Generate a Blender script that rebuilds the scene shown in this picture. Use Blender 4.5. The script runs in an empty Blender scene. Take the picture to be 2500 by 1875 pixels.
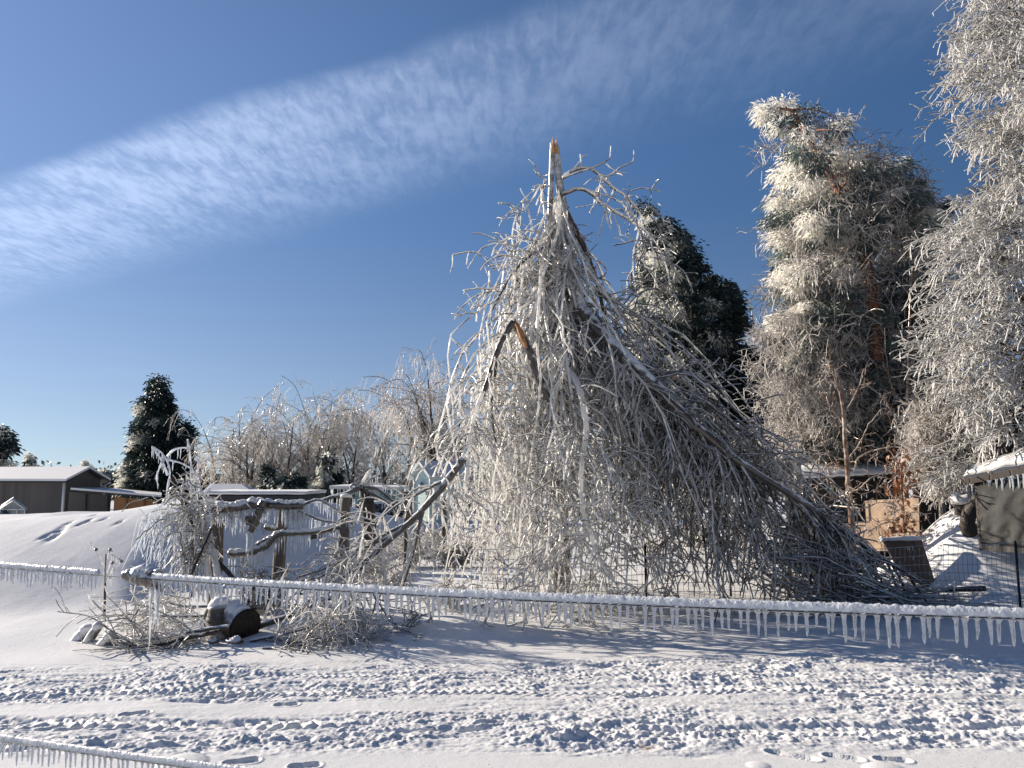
import bpy, math, random
import numpy as np
from mathutils import Vector
# ------------------------------------------------------------------ camera, world, sun, exposure
SC = bpy.context.scene
F = 1890.0; TILT = math.radians(6.8); CAMZ = 1.6
SUN_AZ = math.radians(63); SUN_EL = math.radians(20)      # azimuth left of the view direction
cd = bpy.data.cameras.new('camera'); cam = bpy.data.objects.new('camera', cd); SC.collection.objects.link(cam)
cam.location = (0, 0, CAMZ); cam.rotation_euler = (math.pi/2+TILT, 0, 0)
cd.sensor_width = 36; cd.lens = 36*F/2500; cd.clip_start = .05; cd.clip_end = 3000
SC.camera = cam
SC.view_settings.view_transform = 'Standard'; SC.view_settings.look = 'None'
SC.view_settings.exposure = 0.74; SC.view_settings.gamma = 1
sd = bpy.data.lights.new('sun', 'SUN'); sun = bpy.data.objects.new('sun', sd); SC.collection.objects.link(sun)
sd.energy = 5.0; sd.angle = math.radians(.5); sd.color = (1, .88, .73)
sv = Vector((-math.sin(SUN_AZ)*math.cos(SUN_EL), math.cos(SUN_AZ)*math.cos(SUN_EL), math.sin(SUN_EL)))
sun.rotation_euler = sv.to_track_quat('Z', 'Y').to_euler(); sun.location = (-20, 10, 12)
SC.cycles.max_bounces = 8; SC.cycles.transparent_max_bounces = 12; SC.cycles.transmission_bounces = 6
SC.cycles.diffuse_bounces = 3; SC.cycles.glossy_bounces = 3; SC.cycles.use_denoising = True
SC.cycles.caustics_reflective = False; SC.cycles.caustics_refractive = False

class NT:
    def __init__(s, nt): s.nt = nt; nt.nodes.clear()
    def n(s, t, ins=None, **kw):
        nd = s.nt.nodes.new(t)
        for k, v in kw.items(): setattr(nd, k, v)
        for k, v in (ins or {}).items():
            if hasattr(v, 'is_linked') or isinstance(v, bpy.types.NodeSocket): s.nt.links.new(v, nd.inputs[k])
            else: nd.inputs[k].default_value = v
        return nd
    def m(s, op, a, b=0., c=0., clamp=False):
        nd = s.nt.nodes.new('ShaderNodeMath'); nd.operation = op; nd.use_clamp = clamp
        for i, v in enumerate((a, b, c)):
            if isinstance(v, bpy.types.NodeSocket): s.nt.links.new(v, nd.inputs[i])
            else: nd.inputs[i].default_value = v
        return nd.outputs[0]
    def ramp(s, v, a, b, lo=0., hi=1.):
        nd = s.n('ShaderNodeMapRange', {0: v, 1: a, 2: b, 3: lo, 4: hi}); nd.interpolation_type = 'SMOOTHSTEP'
        return nd.outputs[0]
    def mix(s, f, a, b):
        nd = s.nt.nodes.new('ShaderNodeMix'); nd.data_type = 'RGBA'
        for i, v in ((0, f), (6, a), (7, b)):
            if isinstance(v, bpy.types.NodeSocket): s.nt.links.new(v, nd.inputs[i])
            else: nd.inputs[i].default_value = v if i == 0 else (*v, 1)
        return nd.outputs[2]
    def noise(s, vec, scale, detail=3., rough=.55, dist=0.):
        return s.n('ShaderNodeTexNoise', {'Vector': vec, 'Scale': scale, 'Detail': detail, 'Roughness': rough, 'Distortion': dist}).outputs[0]

w = bpy.data.worlds.new('World'); SC.world = w; w.use_nodes = True
T = NT(w.node_tree)
sky = T.n('ShaderNodeTexSky', sky_type='NISHITA', sun_disc=False, sun_elevation=SUN_EL, sun_rotation=-SUN_AZ,
          altitude=900, air_density=1.0, dust_density=.3, ozone_density=2.0)
tc = T.n('ShaderNodeTexCoord')
lift = T.n('ShaderNodeVectorMath', {0: tc.outputs['Generated'], 1: (0, 0, .06)}, operation='ADD').outputs[0]
T.nt.links.new(lift, sky.inputs['Vector'])
tint = T.n('ShaderNodeMix', {0: 1.}, data_type='RGBA', blend_type='MULTIPLY'); T.nt.links.new(sky.outputs[0], tint.inputs[6]); tint.inputs[7].default_value = (.90, .975, 1.10, 1)
hsv = T.n('ShaderNodeHueSaturation', {'Saturation': 1.1, 'Value': 1.0, 'Color': tint.outputs[2]})
gm = T.n('ShaderNodeGamma', {'Color': hsv.outputs[0], 'Gamma': 1.0})
sp = T.n('ShaderNodeSeparateXYZ', {0: tc.outputs['Generated']})
zz = T.m('MAXIMUM', sp.outputs[2], .03)
u = T.m('DIVIDE', sp.outputs[0], zz); v = T.m('DIVIDE', sp.outputs[1], zz)
pv = T.n('ShaderNodeCombineXYZ', {0: u, 1: v}).outputs[0]
wob = T.m('MULTIPLY', T.m('SUBTRACT', T.noise(pv, 1.3, 3), .5), .22)
top = T.m('SUBTRACT', T.m('ADD', v, wob), T.m('MULTIPLY_ADD', u, -.54, 1.62))
wid = T.m('MULTIPLY_ADD', u, -.12, 1.0)
q = T.m('DIVIDE', T.m('ADD', top, .09), wid)                                    # 0 at the upper edge, 1 at the lower
band = T.m('MULTIPLY', T.ramp(q, .0, .13), T.ramp(q, .35, 1.1, 1, 0))
mp = T.n('ShaderNodeMapping', {0: pv, 2: (0, 0, math.radians(-8)), 3: (1, .3, 1)}).outputs[0]
rip = T.noise(mp, 26, 3, .6, .4); rip2 = T.noise(pv, 3.2, 5, .65)
tex = T.ramp(T.m('ADD', T.m('MULTIPLY', rip, .55), T.m('MULTIPLY', rip2, .6)), .40, .74)
fade = T.ramp(u, -1.3, .8, 1.4, .28)
cl = T.m('MULTIPLY', T.m('MULTIPLY', band, T.m('MULTIPLY_ADD', tex, .5, .26)), fade)
veil = T.m('MULTIPLY', T.ramp(T.noise(pv, .35, 4, .6), .5, .8), .1)
cl = T.m('MULTIPLY', T.m('MAXIMUM', cl, veil), .5)
cc = T.mix(cl, (0, 0, 0), (6.1, 6.35, 6.8))
sc_ = T.n('ShaderNodeMix', data_type='RGBA', blend_type='ADD'); sc_.inputs[0].default_value = 1
T.nt.links.new(gm.outputs[0], sc_.inputs[6]); T.nt.links.new(cc, sc_.inputs[7])
# brighter and paler towards the sun and the horizon, dimmed away from the sun, mostly out of view, to deepen snow shade
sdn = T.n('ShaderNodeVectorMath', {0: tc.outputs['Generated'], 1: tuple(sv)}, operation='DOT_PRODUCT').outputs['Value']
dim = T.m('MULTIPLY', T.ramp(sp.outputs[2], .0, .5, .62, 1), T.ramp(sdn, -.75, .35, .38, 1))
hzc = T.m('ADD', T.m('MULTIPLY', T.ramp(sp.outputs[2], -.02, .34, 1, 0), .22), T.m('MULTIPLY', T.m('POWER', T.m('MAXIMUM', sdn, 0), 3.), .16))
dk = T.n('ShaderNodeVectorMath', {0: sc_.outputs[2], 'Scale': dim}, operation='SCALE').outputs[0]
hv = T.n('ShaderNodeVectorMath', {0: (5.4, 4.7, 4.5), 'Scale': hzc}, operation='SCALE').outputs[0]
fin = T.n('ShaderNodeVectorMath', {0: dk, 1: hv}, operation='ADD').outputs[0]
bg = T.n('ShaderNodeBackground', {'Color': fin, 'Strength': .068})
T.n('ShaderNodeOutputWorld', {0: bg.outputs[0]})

# ------------------------------------------------------------------ helpers
ct, st = math.cos(TILT), math.sin(TILT)
def W(px, py, Y):
    a = (px-1250)/F; b = (937.5-py)/F
    dx, dy, dz = a, ct-b*st, st+b*ct
    k = Y/dy
    return np.array((dx*k, Y, CAMZ+dz*k))
def Wn(px, py, Y):
    px = np.asarray(px, float); py = np.asarray(py, float); Y = np.asarray(Y, float)
    a = (px-1250)/F; b = (937.5-py)/F; k = Y/(ct-b*st)
    return np.stack([a*k, Y*np.ones_like(a), CAMZ+(st+b*ct)*k], -1)
def nrm(v): return v/np.maximum(np.linalg.norm(v, axis=-1, keepdims=True), 1e-9)
def sst(a, b, x):
    t = np.clip((x-a)/(b-a), 0, 1); return t*t*(3-2*t)
_g = np.random.RandomState(7); _tab = _g.uniform(0, 2*np.pi, (256, 256)); _gx, _gy = np.cos(_tab), np.sin(_tab)
def pn(x, y, s=0):
    xi = np.floor(x).astype(int); yi = np.floor(y).astype(int); fx = x-xi; fy = y-yi
    ux = fx*fx*fx*(fx*(fx*6-15)+10); uy = fy*fy*fy*(fy*(fy*6-15)+10); o = s*37
    def g(i, j, dx, dy):
        a, b = (xi+i+o) & 255, (yi+j+o*3) & 255
        return _gx[a, b]*dx+_gy[a, b]*dy
    a = g(0, 0, fx, fy)*(1-ux)+g(1, 0, fx-1, fy)*ux; b = g(0, 1, fx, fy-1)*(1-ux)+g(1, 1, fx-1, fy-1)*ux
    return (a*(1-uy)+b*uy)*1.5
def fbm(x, y, o=4, s=0, g=.5):
    r = 0; a = 1
    for i in range(o): r = r+a*pn(x*2**i, y*2**i, s+i); a *= g
    return r
_cx, _cy, _cr = _g.rand(256, 256), _g.rand(256, 256), _g.rand(256, 256)
def clod(x, y, s=0, keep=.5):
    """rounded lumps: best of the 3x3 cells, each lump of its own size; cells below keep are empty"""
    xi = np.floor(x).astype(int); yi = np.floor(y).astype(int); best = np.zeros_like(x)
    for i in (-1, 0, 1):
        for j in (-1, 0, 1):
            a, b = (xi+i+s*11) & 255, (yi+j+s*29) & 255
            r = _cr[a, b]; on = r < keep; R = .35+.6*(r/keep)
            d2 = ((xi+i+_cx[a, b]-x)**2+(yi+j+_cy[a, b]-y)**2)/(R*R)
            best = np.maximum(best, np.where(on, np.clip(1-d2, 0, 1)**.72*R, 0))
    return best

class MB:
    def __init__(s): s.v = []; s.f = []; s.m = []; s.n = 0
    def add(s, v, f, m=0):
        v = np.asarray(v, float).reshape(-1, 3); f = np.asarray(f, int)
        s.v.append(v); s.f.append(f+s.n); s.m.append(np.full(len(f), m)); s.n += len(v); return s
    def tubes(s, P, R, k=4, m=0):
        P = np.asarray(P, float); R = np.asarray(R, float)
        if P.ndim == 2: P = P[None]; R = R[None]
        M, N, _ = P.shape
        if M == 0: return s
        t = np.empty_like(P); t[:, 1:-1] = P[:, 2:]-P[:, :-2]; t[:, 0] = P[:, 1]-P[:, 0]; t[:, -1] = P[:, -1]-P[:, -2]
        t = nrm(t); av = nrm(P[:, -1]-P[:, 0]+1e-6)
        ref = np.where(np.abs(av[:, 2:3]) > .7, np.array([[1., .13, 0]]), np.array([[.07, .1, 1.]]))[:, None, :]
        a = nrm(np.cross(t, ref)); b = np.cross(t, a)
        an = np.arange(k)*2*np.pi/k
        V = P[:, :, None]+R[:, :, None, None]*(a[:, :, None]*np.cos(an)[:, None]+b[:, :, None]*np.sin(an)[:, None])
        base = (np.arange(M)*N*k)[:, None, None]+(np.arange(N-1)*k)[:, None]
        i = np.arange(k); j = (i+1) % k
        f = np.stack([base+i, base+j, base+k+j, base+k+i], -1).reshape(-1, 4)
        return s.add(V, f, m)
    def tube(s, pts, rad, k=8, m=0, n=None, cap=True, rough=0, seed=0):
        P, R = smooth(pts, rad, n or max(8, len(pts)*4))
        if rough:
            rg = np.random.RandomState(seed); P = P+rg.normal(0, rough*.35, P.shape)*R[:, None]; R = R*(1+rg.normal(0, rough, R.shape))
        n0 = s.n; s.tubes(P, R, k, m)
        if cap:
            N = len(P)
            for off, c in ((0, P[0]), ((N-1)*k, P[-1])):
                s.v.append(c[None]); ci = s.n; s.n += 1
                i = np.arange(k)
                a = n0+off+i; b = n0+off+(i+1) % k
                f = np.stack([a, b, np.full(k, ci), np.full(k, ci)], -1) if off else np.stack([b, a, np.full(k, ci), np.full(k, ci)], -1)
                s.f.append(f); s.m.append(np.full(k, m))
        return s
    def box(s, c, d, rz=0, m=0, rx=0, ry=0):
        v = np.array([(x, y, z) for x in (-.5, .5) for y in (-.5, .5) for z in (-.5, .5)])*np.array(d)
        for ang, (i, j) in ((rx, (1, 2)), (ry, (2, 0)), (rz, (0, 1))):
            if ang:
                ca, sa = math.cos(ang), math.sin(ang); vi = v[:, i]*ca-v[:, j]*sa; vj = v[:, i]*sa+v[:, j]*ca; v[:, i] = vi; v[:, j] = vj
        return s.add(v+np.array(c), [(0, 1, 3, 2), (4, 6, 7, 5), (0, 4, 5, 1), (2, 3, 7, 6), (0, 2, 6, 4), (1, 5, 7, 3)], m)
    def slab(s, pts, off, m=0):
        """convex polygon extruded by the vector off"""
        p = np.asarray(pts, float); n = len(p); v = np.vstack([p, p+np.asarray(off)])
        f = [(i, (i+1) % n, n+(i+1) % n, n+i) for i in range(n)]
        for o in (0, n):
            for i in range(1, n-1): f.append((o, o+i, o+i+1, o+i+1))
        return s.add(v, f, m)
    def blades(s, p, d, L, w, rng, m=0):
        sd = nrm(np.cross(d, rng.normal(size=d.shape)))
        bend = d*(L*.45)[:, None]
        V = np.stack([p, p+bend+sd*w[:, None], p+d*L[:, None]-np.array([0, 0, .12])*L[:, None], p+bend-sd*w[:, None]], 1)
        f = np.arange(len(p)*4).reshape(-1, 4); return s.add(V, f, m)

def smooth(pts, rad, n):
    p = np.asarray(pts, float); r = np.asarray(rad, float)
    if r.ndim == 0: r = np.full(len(p), float(r))
    if len(r) != len(p): r = np.interp(np.linspace(0, 1, len(p)), np.linspace(0, 1, len(r)), r)
    q = np.vstack([2*p[0]-p[1], p, 2*p[-1]-p[-2]]); t = np.linspace(0, len(p)-1, n); i = np.minimum(t.astype(int), len(p)-2); f = (t-i)[:, None]
    a, b, c, d = q[i], q[i+1], q[i+2], q[i+3]
    P = .5*(2*b+(c-a)*f+(2*a-5*b+4*c-d)*f*f+(3*b-a-3*c+d)*f**3)
    return P, np.interp(t, np.arange(len(p)), r)

ORG = {}
def _props(o, label, cat, group, kind):
    if label: o['label'] = label
    if cat: o['category'] = cat
    if group: o['group'] = group
    if kind: o['kind'] = kind
def thing(name, label, cat, loc=(0, 0, 0), group=None):
    o = bpy.data.objects.new(name, None); SC.collection.objects.link(o); o.location = tuple(map(float, loc)); o.empty_display_size = .2
    ORG[o.name] = np.array(loc, float); _props(o, label, cat, group, None); return o
def obj(name, mb, mats, parent=None, loc=None, label=None, cat=None, group=None, kind=None, smoothf=True):
    V = np.vstack(mb.v); Fc = np.vstack(mb.f); MI = np.concatenate(mb.m)
    org = ORG[parent.name] if parent else np.array(loc if loc is not None else (0, 0, 0), float)
    me = bpy.data.meshes.new(name); me.vertices.add(len(V)); me.vertices.foreach_set('co', (V-org).ravel())
    tri = Fc[:, 2] == Fc[:, 3]; cnt = np.where(tri, 3, 4); st_ = np.concatenate([[0], np.cumsum(cnt)[:-1]])
    msk = np.ones(Fc.shape, bool); msk[tri, 3] = False
    me.loops.add(int(cnt.sum())); me.loops.foreach_set('vertex_index', Fc[msk].astype(np.int32))
    me.polygons.add(len(Fc)); me.polygons.foreach_set('loop_start', st_.astype(np.int32)); me.polygons.foreach_set('loop_total', cnt.astype(np.int32))
    me.polygons.foreach_set('use_smooth', np.full(len(Fc), smoothf))
    for mt in (mats if isinstance(mats, (list, tuple)) else [mats]): me.materials.append(mt)
    me.polygons.foreach_set('material_index', MI.astype(np.int32)); me.update(calc_edges=True); me.validate()
    o = bpy.data.objects.new(name, me); SC.collection.objects.link(o)
    if parent: o.parent = parent
    else: o.location = tuple(org)
    ORG[o.name] = org; _props(o, label, cat, group, kind); return o

def grow(P, R, n, L, rng, k=6, spread=.8, droop=.5, t0=.15, t1=1., rf=.6, jit=.12, bias=(0, 0, 0), var=.5, floor=.02, tip=.35):
    M, N, _ = P.shape; idx = np.repeat(np.arange(M), n); q = M*n
    t = rng.uniform(t0, t1, q)*(N-1); i = np.minimum(t.astype(int), N-2); f = (t-i)
    p = P[idx, i]*(1-f)[:, None]+P[idx, i+1]*f[:, None]; tn = nrm(P[idx, i+1]-P[idx, i])
    r0 = (R[idx, i]*(1-f)+R[idx, i+1]*f)*rf
    rd = rng.normal(size=(q, 3)); rd = nrm(rd-(rd*tn).sum(1, keepdims=True)*tn)
    d = nrm(tn*(1-spread)+rd*spread+np.array(bias)); L = (L[idx] if hasattr(L, '__len__') else L)*(1+var*rng.uniform(-1, 1, q)); step = L/(k-1)
    out = [p]
    for j in range(k-1):
        p = p+d*step[:, None]; d = nrm(d+np.array([0, 0, -droop])*step[:, None]*4+rng.normal(0, jit, (q, 3))); out.append(p)
    Q = np.stack(out, 1); Q[:, :, 2] = np.maximum(Q[:, :, 2], floor)
    return Q, r0[:, None]*np.linspace(1, tip, k)[None]

def crown(poly, Y, depth, n, rng, dmax=130, gap=.0, gs=60., shell=True):
    """points spread through the volume whose outline is poly, with room for gaps; returns world points and outwardness"""
    poly = list(poly); xs = [p[0] for p in poly]; ys = [p[1] for p in poly]; X = []; 
    while sum(len(a) for a in X) < n:
        x = rng.uniform(min(xs), max(xs), n*3); y = rng.uniform(min(ys), max(ys), n*3)
        ok = inpoly(x, y, poly) & (pn(x/gs, y/gs, 5)+.5*pn(x/gs*2.3, y/gs*2.3, 9) > gap-.9)
        X.append(np.stack([x, y], 1)[ok])
    X = np.vstack(X)[:n]; d = np.minimum(edist(X[:, 0], X[:, 1], poly)/dmax, 1)
    h = np.sqrt(1-(1-d)**2)*depth
    t = rng.uniform(-1, 1, n)
    if shell: t = np.sign(t)*np.abs(t)**.45
    return Wn(X[:, 0], X[:, 1], Y+h*t), X

# ------------------------------------------------------------------ materials
def mat(name, fn):
    m = bpy.data.materials.new(name); m.use_nodes = True; T = NT(m.node_tree); s = fn(T); T.n('ShaderNodeOutputMaterial', {0: s}); return m
def crd(T): return T.n('ShaderNodeTexCoord').outputs['Object']
def plain(name, c, rough=.6, var=.15, sc=8., bump=.0, spec=.4, metal=0.):
    def fn(T):
        co = crd(T); nz = T.noise(co, sc, 5, .6)
        col = T.mix(T.ramp(nz, .3, .7), [x*(1-var) for x in c], [min(1, x*(1+var)) for x in c])
        ins = {'Base Color': col, 'Roughness': rough, 'Specular IOR Level': spec, 'Metallic': metal}
        if bump: ins['Normal'] = T.n('ShaderNodeBump', {'Strength': bump, 'Distance': .02, 'Height': nz}).outputs[0]
        return T.n('ShaderNodeBsdfPrincipled', ins).outputs[0]
    return mat(name, fn)
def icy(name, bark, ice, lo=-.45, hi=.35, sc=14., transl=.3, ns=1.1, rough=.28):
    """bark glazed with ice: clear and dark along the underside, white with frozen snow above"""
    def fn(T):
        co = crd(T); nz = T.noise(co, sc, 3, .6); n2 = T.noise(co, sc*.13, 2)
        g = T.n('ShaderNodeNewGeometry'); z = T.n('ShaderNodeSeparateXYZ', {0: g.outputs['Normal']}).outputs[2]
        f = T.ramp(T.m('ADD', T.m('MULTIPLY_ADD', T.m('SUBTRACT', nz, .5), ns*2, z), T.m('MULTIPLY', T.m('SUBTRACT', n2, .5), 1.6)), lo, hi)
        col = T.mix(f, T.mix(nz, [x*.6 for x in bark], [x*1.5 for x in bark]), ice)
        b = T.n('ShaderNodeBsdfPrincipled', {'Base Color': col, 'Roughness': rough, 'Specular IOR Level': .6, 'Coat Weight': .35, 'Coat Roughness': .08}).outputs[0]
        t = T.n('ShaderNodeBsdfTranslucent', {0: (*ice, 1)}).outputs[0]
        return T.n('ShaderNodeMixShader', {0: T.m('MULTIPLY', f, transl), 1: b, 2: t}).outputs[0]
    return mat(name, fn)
def snowmat(name, dirt=False, sparkle=True):
    def fn(T):
        co = crd(T); a = T.noise(co, 9, 5, .65); b = T.noise(co, 70, 3, .7); c = T.noise(co, .9, 3)
        col = T.mix(c, (.76, .77, .78), (.81, .812, .815))
        if dirt:
            sp_ = T.n('ShaderNodeSeparateXYZ', {0: co})
            for (x, y, r) in DIRT:
                d = T.m('ADD', T.m('POWER', T.m('SUBTRACT', sp_.outputs[0], x), 2.), T.m('MULTIPLY', T.m('POWER', T.m('SUBTRACT', sp_.outputs[1], y), 2.), 3.))
                f = T.m('MULTIPLY', T.ramp(d, 0, r*r, 1, 0), T.ramp(a, .42, .62)); col = T.mix(T.m('MULTIPLY', f, .75), col, (.36, .25, .17))
        h = T.m('ADD', T.m('MULTIPLY', a, .6), T.m('MULTIPLY', b, .25))
        nm = T.n('ShaderNodeBump', {'Strength': .35, 'Distance': .02, 'Height': h}).outputs[0]
        s = T.n('ShaderNodeBsdfPrincipled', {'Base Color': col, 'Roughness': .55, 'Specular IOR Level': .35, 'Normal': nm}).outputs[0]
        if sparkle:
            vr = T.n('ShaderNodeTexVoronoi', {'Vector': co, 'Scale': 55.}); cs = T.n('ShaderNodeSeparateColor', {0: vr.outputs['Color']})
            on = T.m('MULTIPLY', T.m('GREATER_THAN', cs.outputs[0], .88), T.m('LESS_THAN', vr.outputs['Distance'], .28))
            rn = T.n('ShaderNodeVectorMath', {0: vr.outputs['Color'], 1: (.5, .5, -.15)}, operation='SUBTRACT').outputs[0]
            rn = T.n('ShaderNodeVectorMath', {0: rn}, operation='NORMALIZE').outputs[0]
            gl = T.n('ShaderNodeBsdfGlossy', {0: (1, 1, 1, 1), 'Roughness': .22, 'Normal': rn}).outputs[0]
            s = T.n('ShaderNodeMixShader', {0: T.m('MULTIPLY', on, .5), 1: s, 2: gl}).outputs[0]
        return s
    return mat(name, fn)
def icem(name='clear_ice', white=.45):
    def fn(T):
        co = crd(T); nz = T.noise(co, 60, 3)
        nm = T.n('ShaderNodeBump', {'Strength': .5, 'Distance': .004, 'Height': nz}).outputs[0]
        g = T.n('ShaderNodeBsdfPrincipled', {'Base Color': (.93, .96, 1, 1), 'Transmission Weight': 1., 'Roughness': .12, 'IOR': 1.31, 'Normal': nm}).outputs[0]
        d = T.n('ShaderNodeBsdfPrincipled', {'Base Color': (.86, .9, .95, 1), 'Roughness': .25, 'Normal': nm}).outputs[0]
        t = T.n('ShaderNodeBsdfTranslucent', {0: (.86, .9, .95, 1)}).outputs[0]
        dt = T.n('ShaderNodeMixShader', {0: .6, 1: d, 2: t}).outputs[0]
        return T.n('ShaderNodeMixShader', {0: T.ramp(nz, .3, .7, white*.5, white*1.5), 1: g, 2: dt}).outputs[0]
    return mat(name, fn)
def leafm(name, c, tr=.25, var=.35, rough=.45):
    def fn(T):
        co = crd(T); nz = T.noise(co, 2.5, 4, .65)
        col = T.mix(T.ramp(nz, .3, .7), [x*(1-var) for x in c], [min(1, x*(1+var)) for x in c])
        b = T.n('ShaderNodeBsdfPrincipled', {'Base Color': col, 'Roughness': rough, 'Specular IOR Level': .5}).outputs[0]
        t = T.n('ShaderNodeBsdfTranslucent', {0: col}).outputs[0]
        return T.n('ShaderNodeMixShader', {0: tr, 1: b, 2: t}).outputs[0]
    return mat(name, fn)
def planks(name, a, b, axis=0, w=.12):
    def fn(T):
        co = crd(T); sp_ = T.n('ShaderNodeSeparateXYZ', {0: co}); k = T.m('FLOOR', T.m('DIVIDE', sp_.outputs[axis], w))
        wn = T.n('ShaderNodeTexWhiteNoise', {1: k}, noise_dimensions='1D').outputs[0]
        sc = [3., 3., 3.]; sc[axis] = 30.; 
        if axis == 2: sc = [3., 3., 30.]
        mv = T.n('ShaderNodeMapping', {0: co, 3: tuple(sc)}).outputs[0]; gr = T.noise(mv, 2.2, 5, .6)
        col = T.mix(T.m('ADD', T.m('MULTIPLY', wn, .5), T.m('MULTIPLY', gr, .5)), a, b)
        fr = T.m('FRACT', T.m('DIVIDE', sp_.outputs[axis], w)); gap = T.ramp(T.m('ABSOLUTE', T.m('SUBTRACT', fr, .5)), .44, .5)
        nm = T.n('ShaderNodeBump', {'Strength': .8, 'Distance': .01, 'Height': T.m('SUBTRACT', T.m('MULTIPLY', gr, .3), gap)}).outputs[0]
        return T.n('ShaderNodeBsdfPrincipled', {'Base Color': col, 'Roughness': .75, 'Normal': nm}).outputs[0]
    return mat(name, fn)

DIRT = [(W(1965, 1812, 4.9)[0], 4.92, .13), (W(1580, 1835, 4.8)[0], 4.82, .1), (W(2320, 1812, 4.95)[0], 4.95, .08), (W(600, 1830, 4.9)[0], 4.9, .08), (W(2240, 1725, 5.6)[0], 5.7, .08)]
SNOW = snowmat('snow', dirt=True); SNOWP = snowmat('snow_plain', sparkle=False)
TWIG = icy('icy_twig', (.048, .036, .029), (.96, .955, .94), -.8, -.05, 16, .6)
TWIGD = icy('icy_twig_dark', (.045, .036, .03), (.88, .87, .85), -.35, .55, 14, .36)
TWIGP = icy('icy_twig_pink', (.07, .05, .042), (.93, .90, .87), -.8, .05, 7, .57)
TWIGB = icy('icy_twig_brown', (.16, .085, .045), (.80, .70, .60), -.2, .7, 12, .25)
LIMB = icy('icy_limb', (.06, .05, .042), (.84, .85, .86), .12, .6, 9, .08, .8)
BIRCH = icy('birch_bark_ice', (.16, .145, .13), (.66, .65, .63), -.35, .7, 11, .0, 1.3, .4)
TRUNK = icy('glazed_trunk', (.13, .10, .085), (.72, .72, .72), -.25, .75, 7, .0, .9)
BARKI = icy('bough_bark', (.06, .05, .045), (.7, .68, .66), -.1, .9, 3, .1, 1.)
BARKD = plain('dark_bark', (.045, .036, .03), .6, .5, 18, .8)
BARKR = plain('red_bark', (.24, .10, .05), .6, .55, 12, .9)
WOOD = plain('split_wood', (.60, .36, .16), .6, .3, 40, .5)
WOODO = plain('torn_orange_wood', (.42, .2, .08), .6, .45, 40, .5)
POST = planks('weathered_post', (.045, .038, .032), (.15, .125, .105), 0, .3)
ICE = icem('clear_ice', .6); ICEW = icem('white_ice', 1.1)
GREEN = leafm('dark_needles', (.024, .044, .040), .15); GREENF = leafm('frosted_needles', (.80, .80, .74), .38, .15)
GREENM = leafm('rimed_needles', (.085, .115, .12), .2)
PINEF = leafm('frosted_pine_needles', (.92, .90, .84), .45, .08); PINEG = leafm('pine_needles', (.20, .25, .23), .3)
LEAFB = leafm('dead_oak_leaf', (.27, .115, .055), .25, .5)
METD = plain('black_metal', (.015, .016, .018), .45, .2, 20)
WIREM = icy('iced_wire', (.05, .05, .05), (.70, .74, .80), -.2, .7, 30, .1)

def inpoly(x, y, poly):
    c = np.zeros(x.shape, bool); n = len(poly)
    for i in range(n):
        x1, y1 = poly[i]; x2, y2 = poly[i-1]
        if y1 == y2: continue
        c ^= ((y1 > y) != (y2 > y)) & (x < (x2-x1)*(y-y1)/(y2-y1)+x1)
    return c
def edist(x, y, poly):
    d = np.full(x.shape, 1e9)
    for i in range(len(poly)):
        a = np.array(poly[i-1], float); b = np.array(poly[i], float); ab = b-a
        t = np.clip(((x-a[0])*ab[0]+(y-a[1])*ab[1])/(ab@ab), 0, 1); d = np.minimum(d, np.hypot(x-a[0]-t*ab[0], y-a[1]-t*ab[1]))
    return d
# ------------------------------------------------------------------ ground
def H(x, y):
    x = np.asarray(x, float); y = np.asarray(y, float)
    h = .035*fbm(x*.35+3, y*.35, 3, 1)*sst(4, 7, y)
    # the big drift on the left: gentle sunny back, steep shaded flank to the right
    ML = lambda x, y: np.interp(x, [-14, -9, -6.2, -4], [.70, .80, 1.03, 1.06])*sst(np.interp(x, [-12, -7, -4.6, -3.6], [8.0, 8.3, 9.6, 10.2]), 13.7, y)*(1-sst(17., 25, y))
    p = x*.89-y*.45; q = x*.45+y*.89                                # p: along the sunlight, q: across it
    pc = np.interp(q, [5.5, 6.5, 8.87, 12, 15.4, 20], [-8.2, -8.75, -11.1, -11.6, -11.6, -11.4])+.12*pn(q*.5, q*0, 3)
    a_ = ML(x, y); b_ = ML(pc*.89+q*.45, -pc*.45+q*.89)*np.interp(q, [12, 14, 16, 19], [1, .85, .5, 0])+.10-.64*(p-pc); b_ = np.maximum(b_, .02*sst(0, 1, b_+1)); b_ = np.where(p > pc+4, 0, b_)
    k_ = .16; hm = np.clip(.5+.5*(b_-a_)/k_, 0, 1); drift = np.maximum(b_*(1-hm)+a_*hm-k_*hm*(1-hm), 0)
    h = h+drift+.10*np.exp(-((x+6.3)**2/.5+(y-15)**2/1.5))+.05*np.exp(-((x+5.7)**2/.2+(y-15)**2/1.5))
    h = h+.10*np.exp(-((x+8.9)**2/.25+(y-15.5)**2/1))
    h = h-1.6*sst(-1, -7, x)*sst(18, 46, y)
    # snow heap on the right with a buried stump
    h = h+.92*np.exp(-(((x-6.6)/.85)**2+((y-11.3)/1.0)**2))+.35*np.exp(-(((x-7.3)/1.6)**2+((y-11.6)/1.2)**2))
    return h
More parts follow.
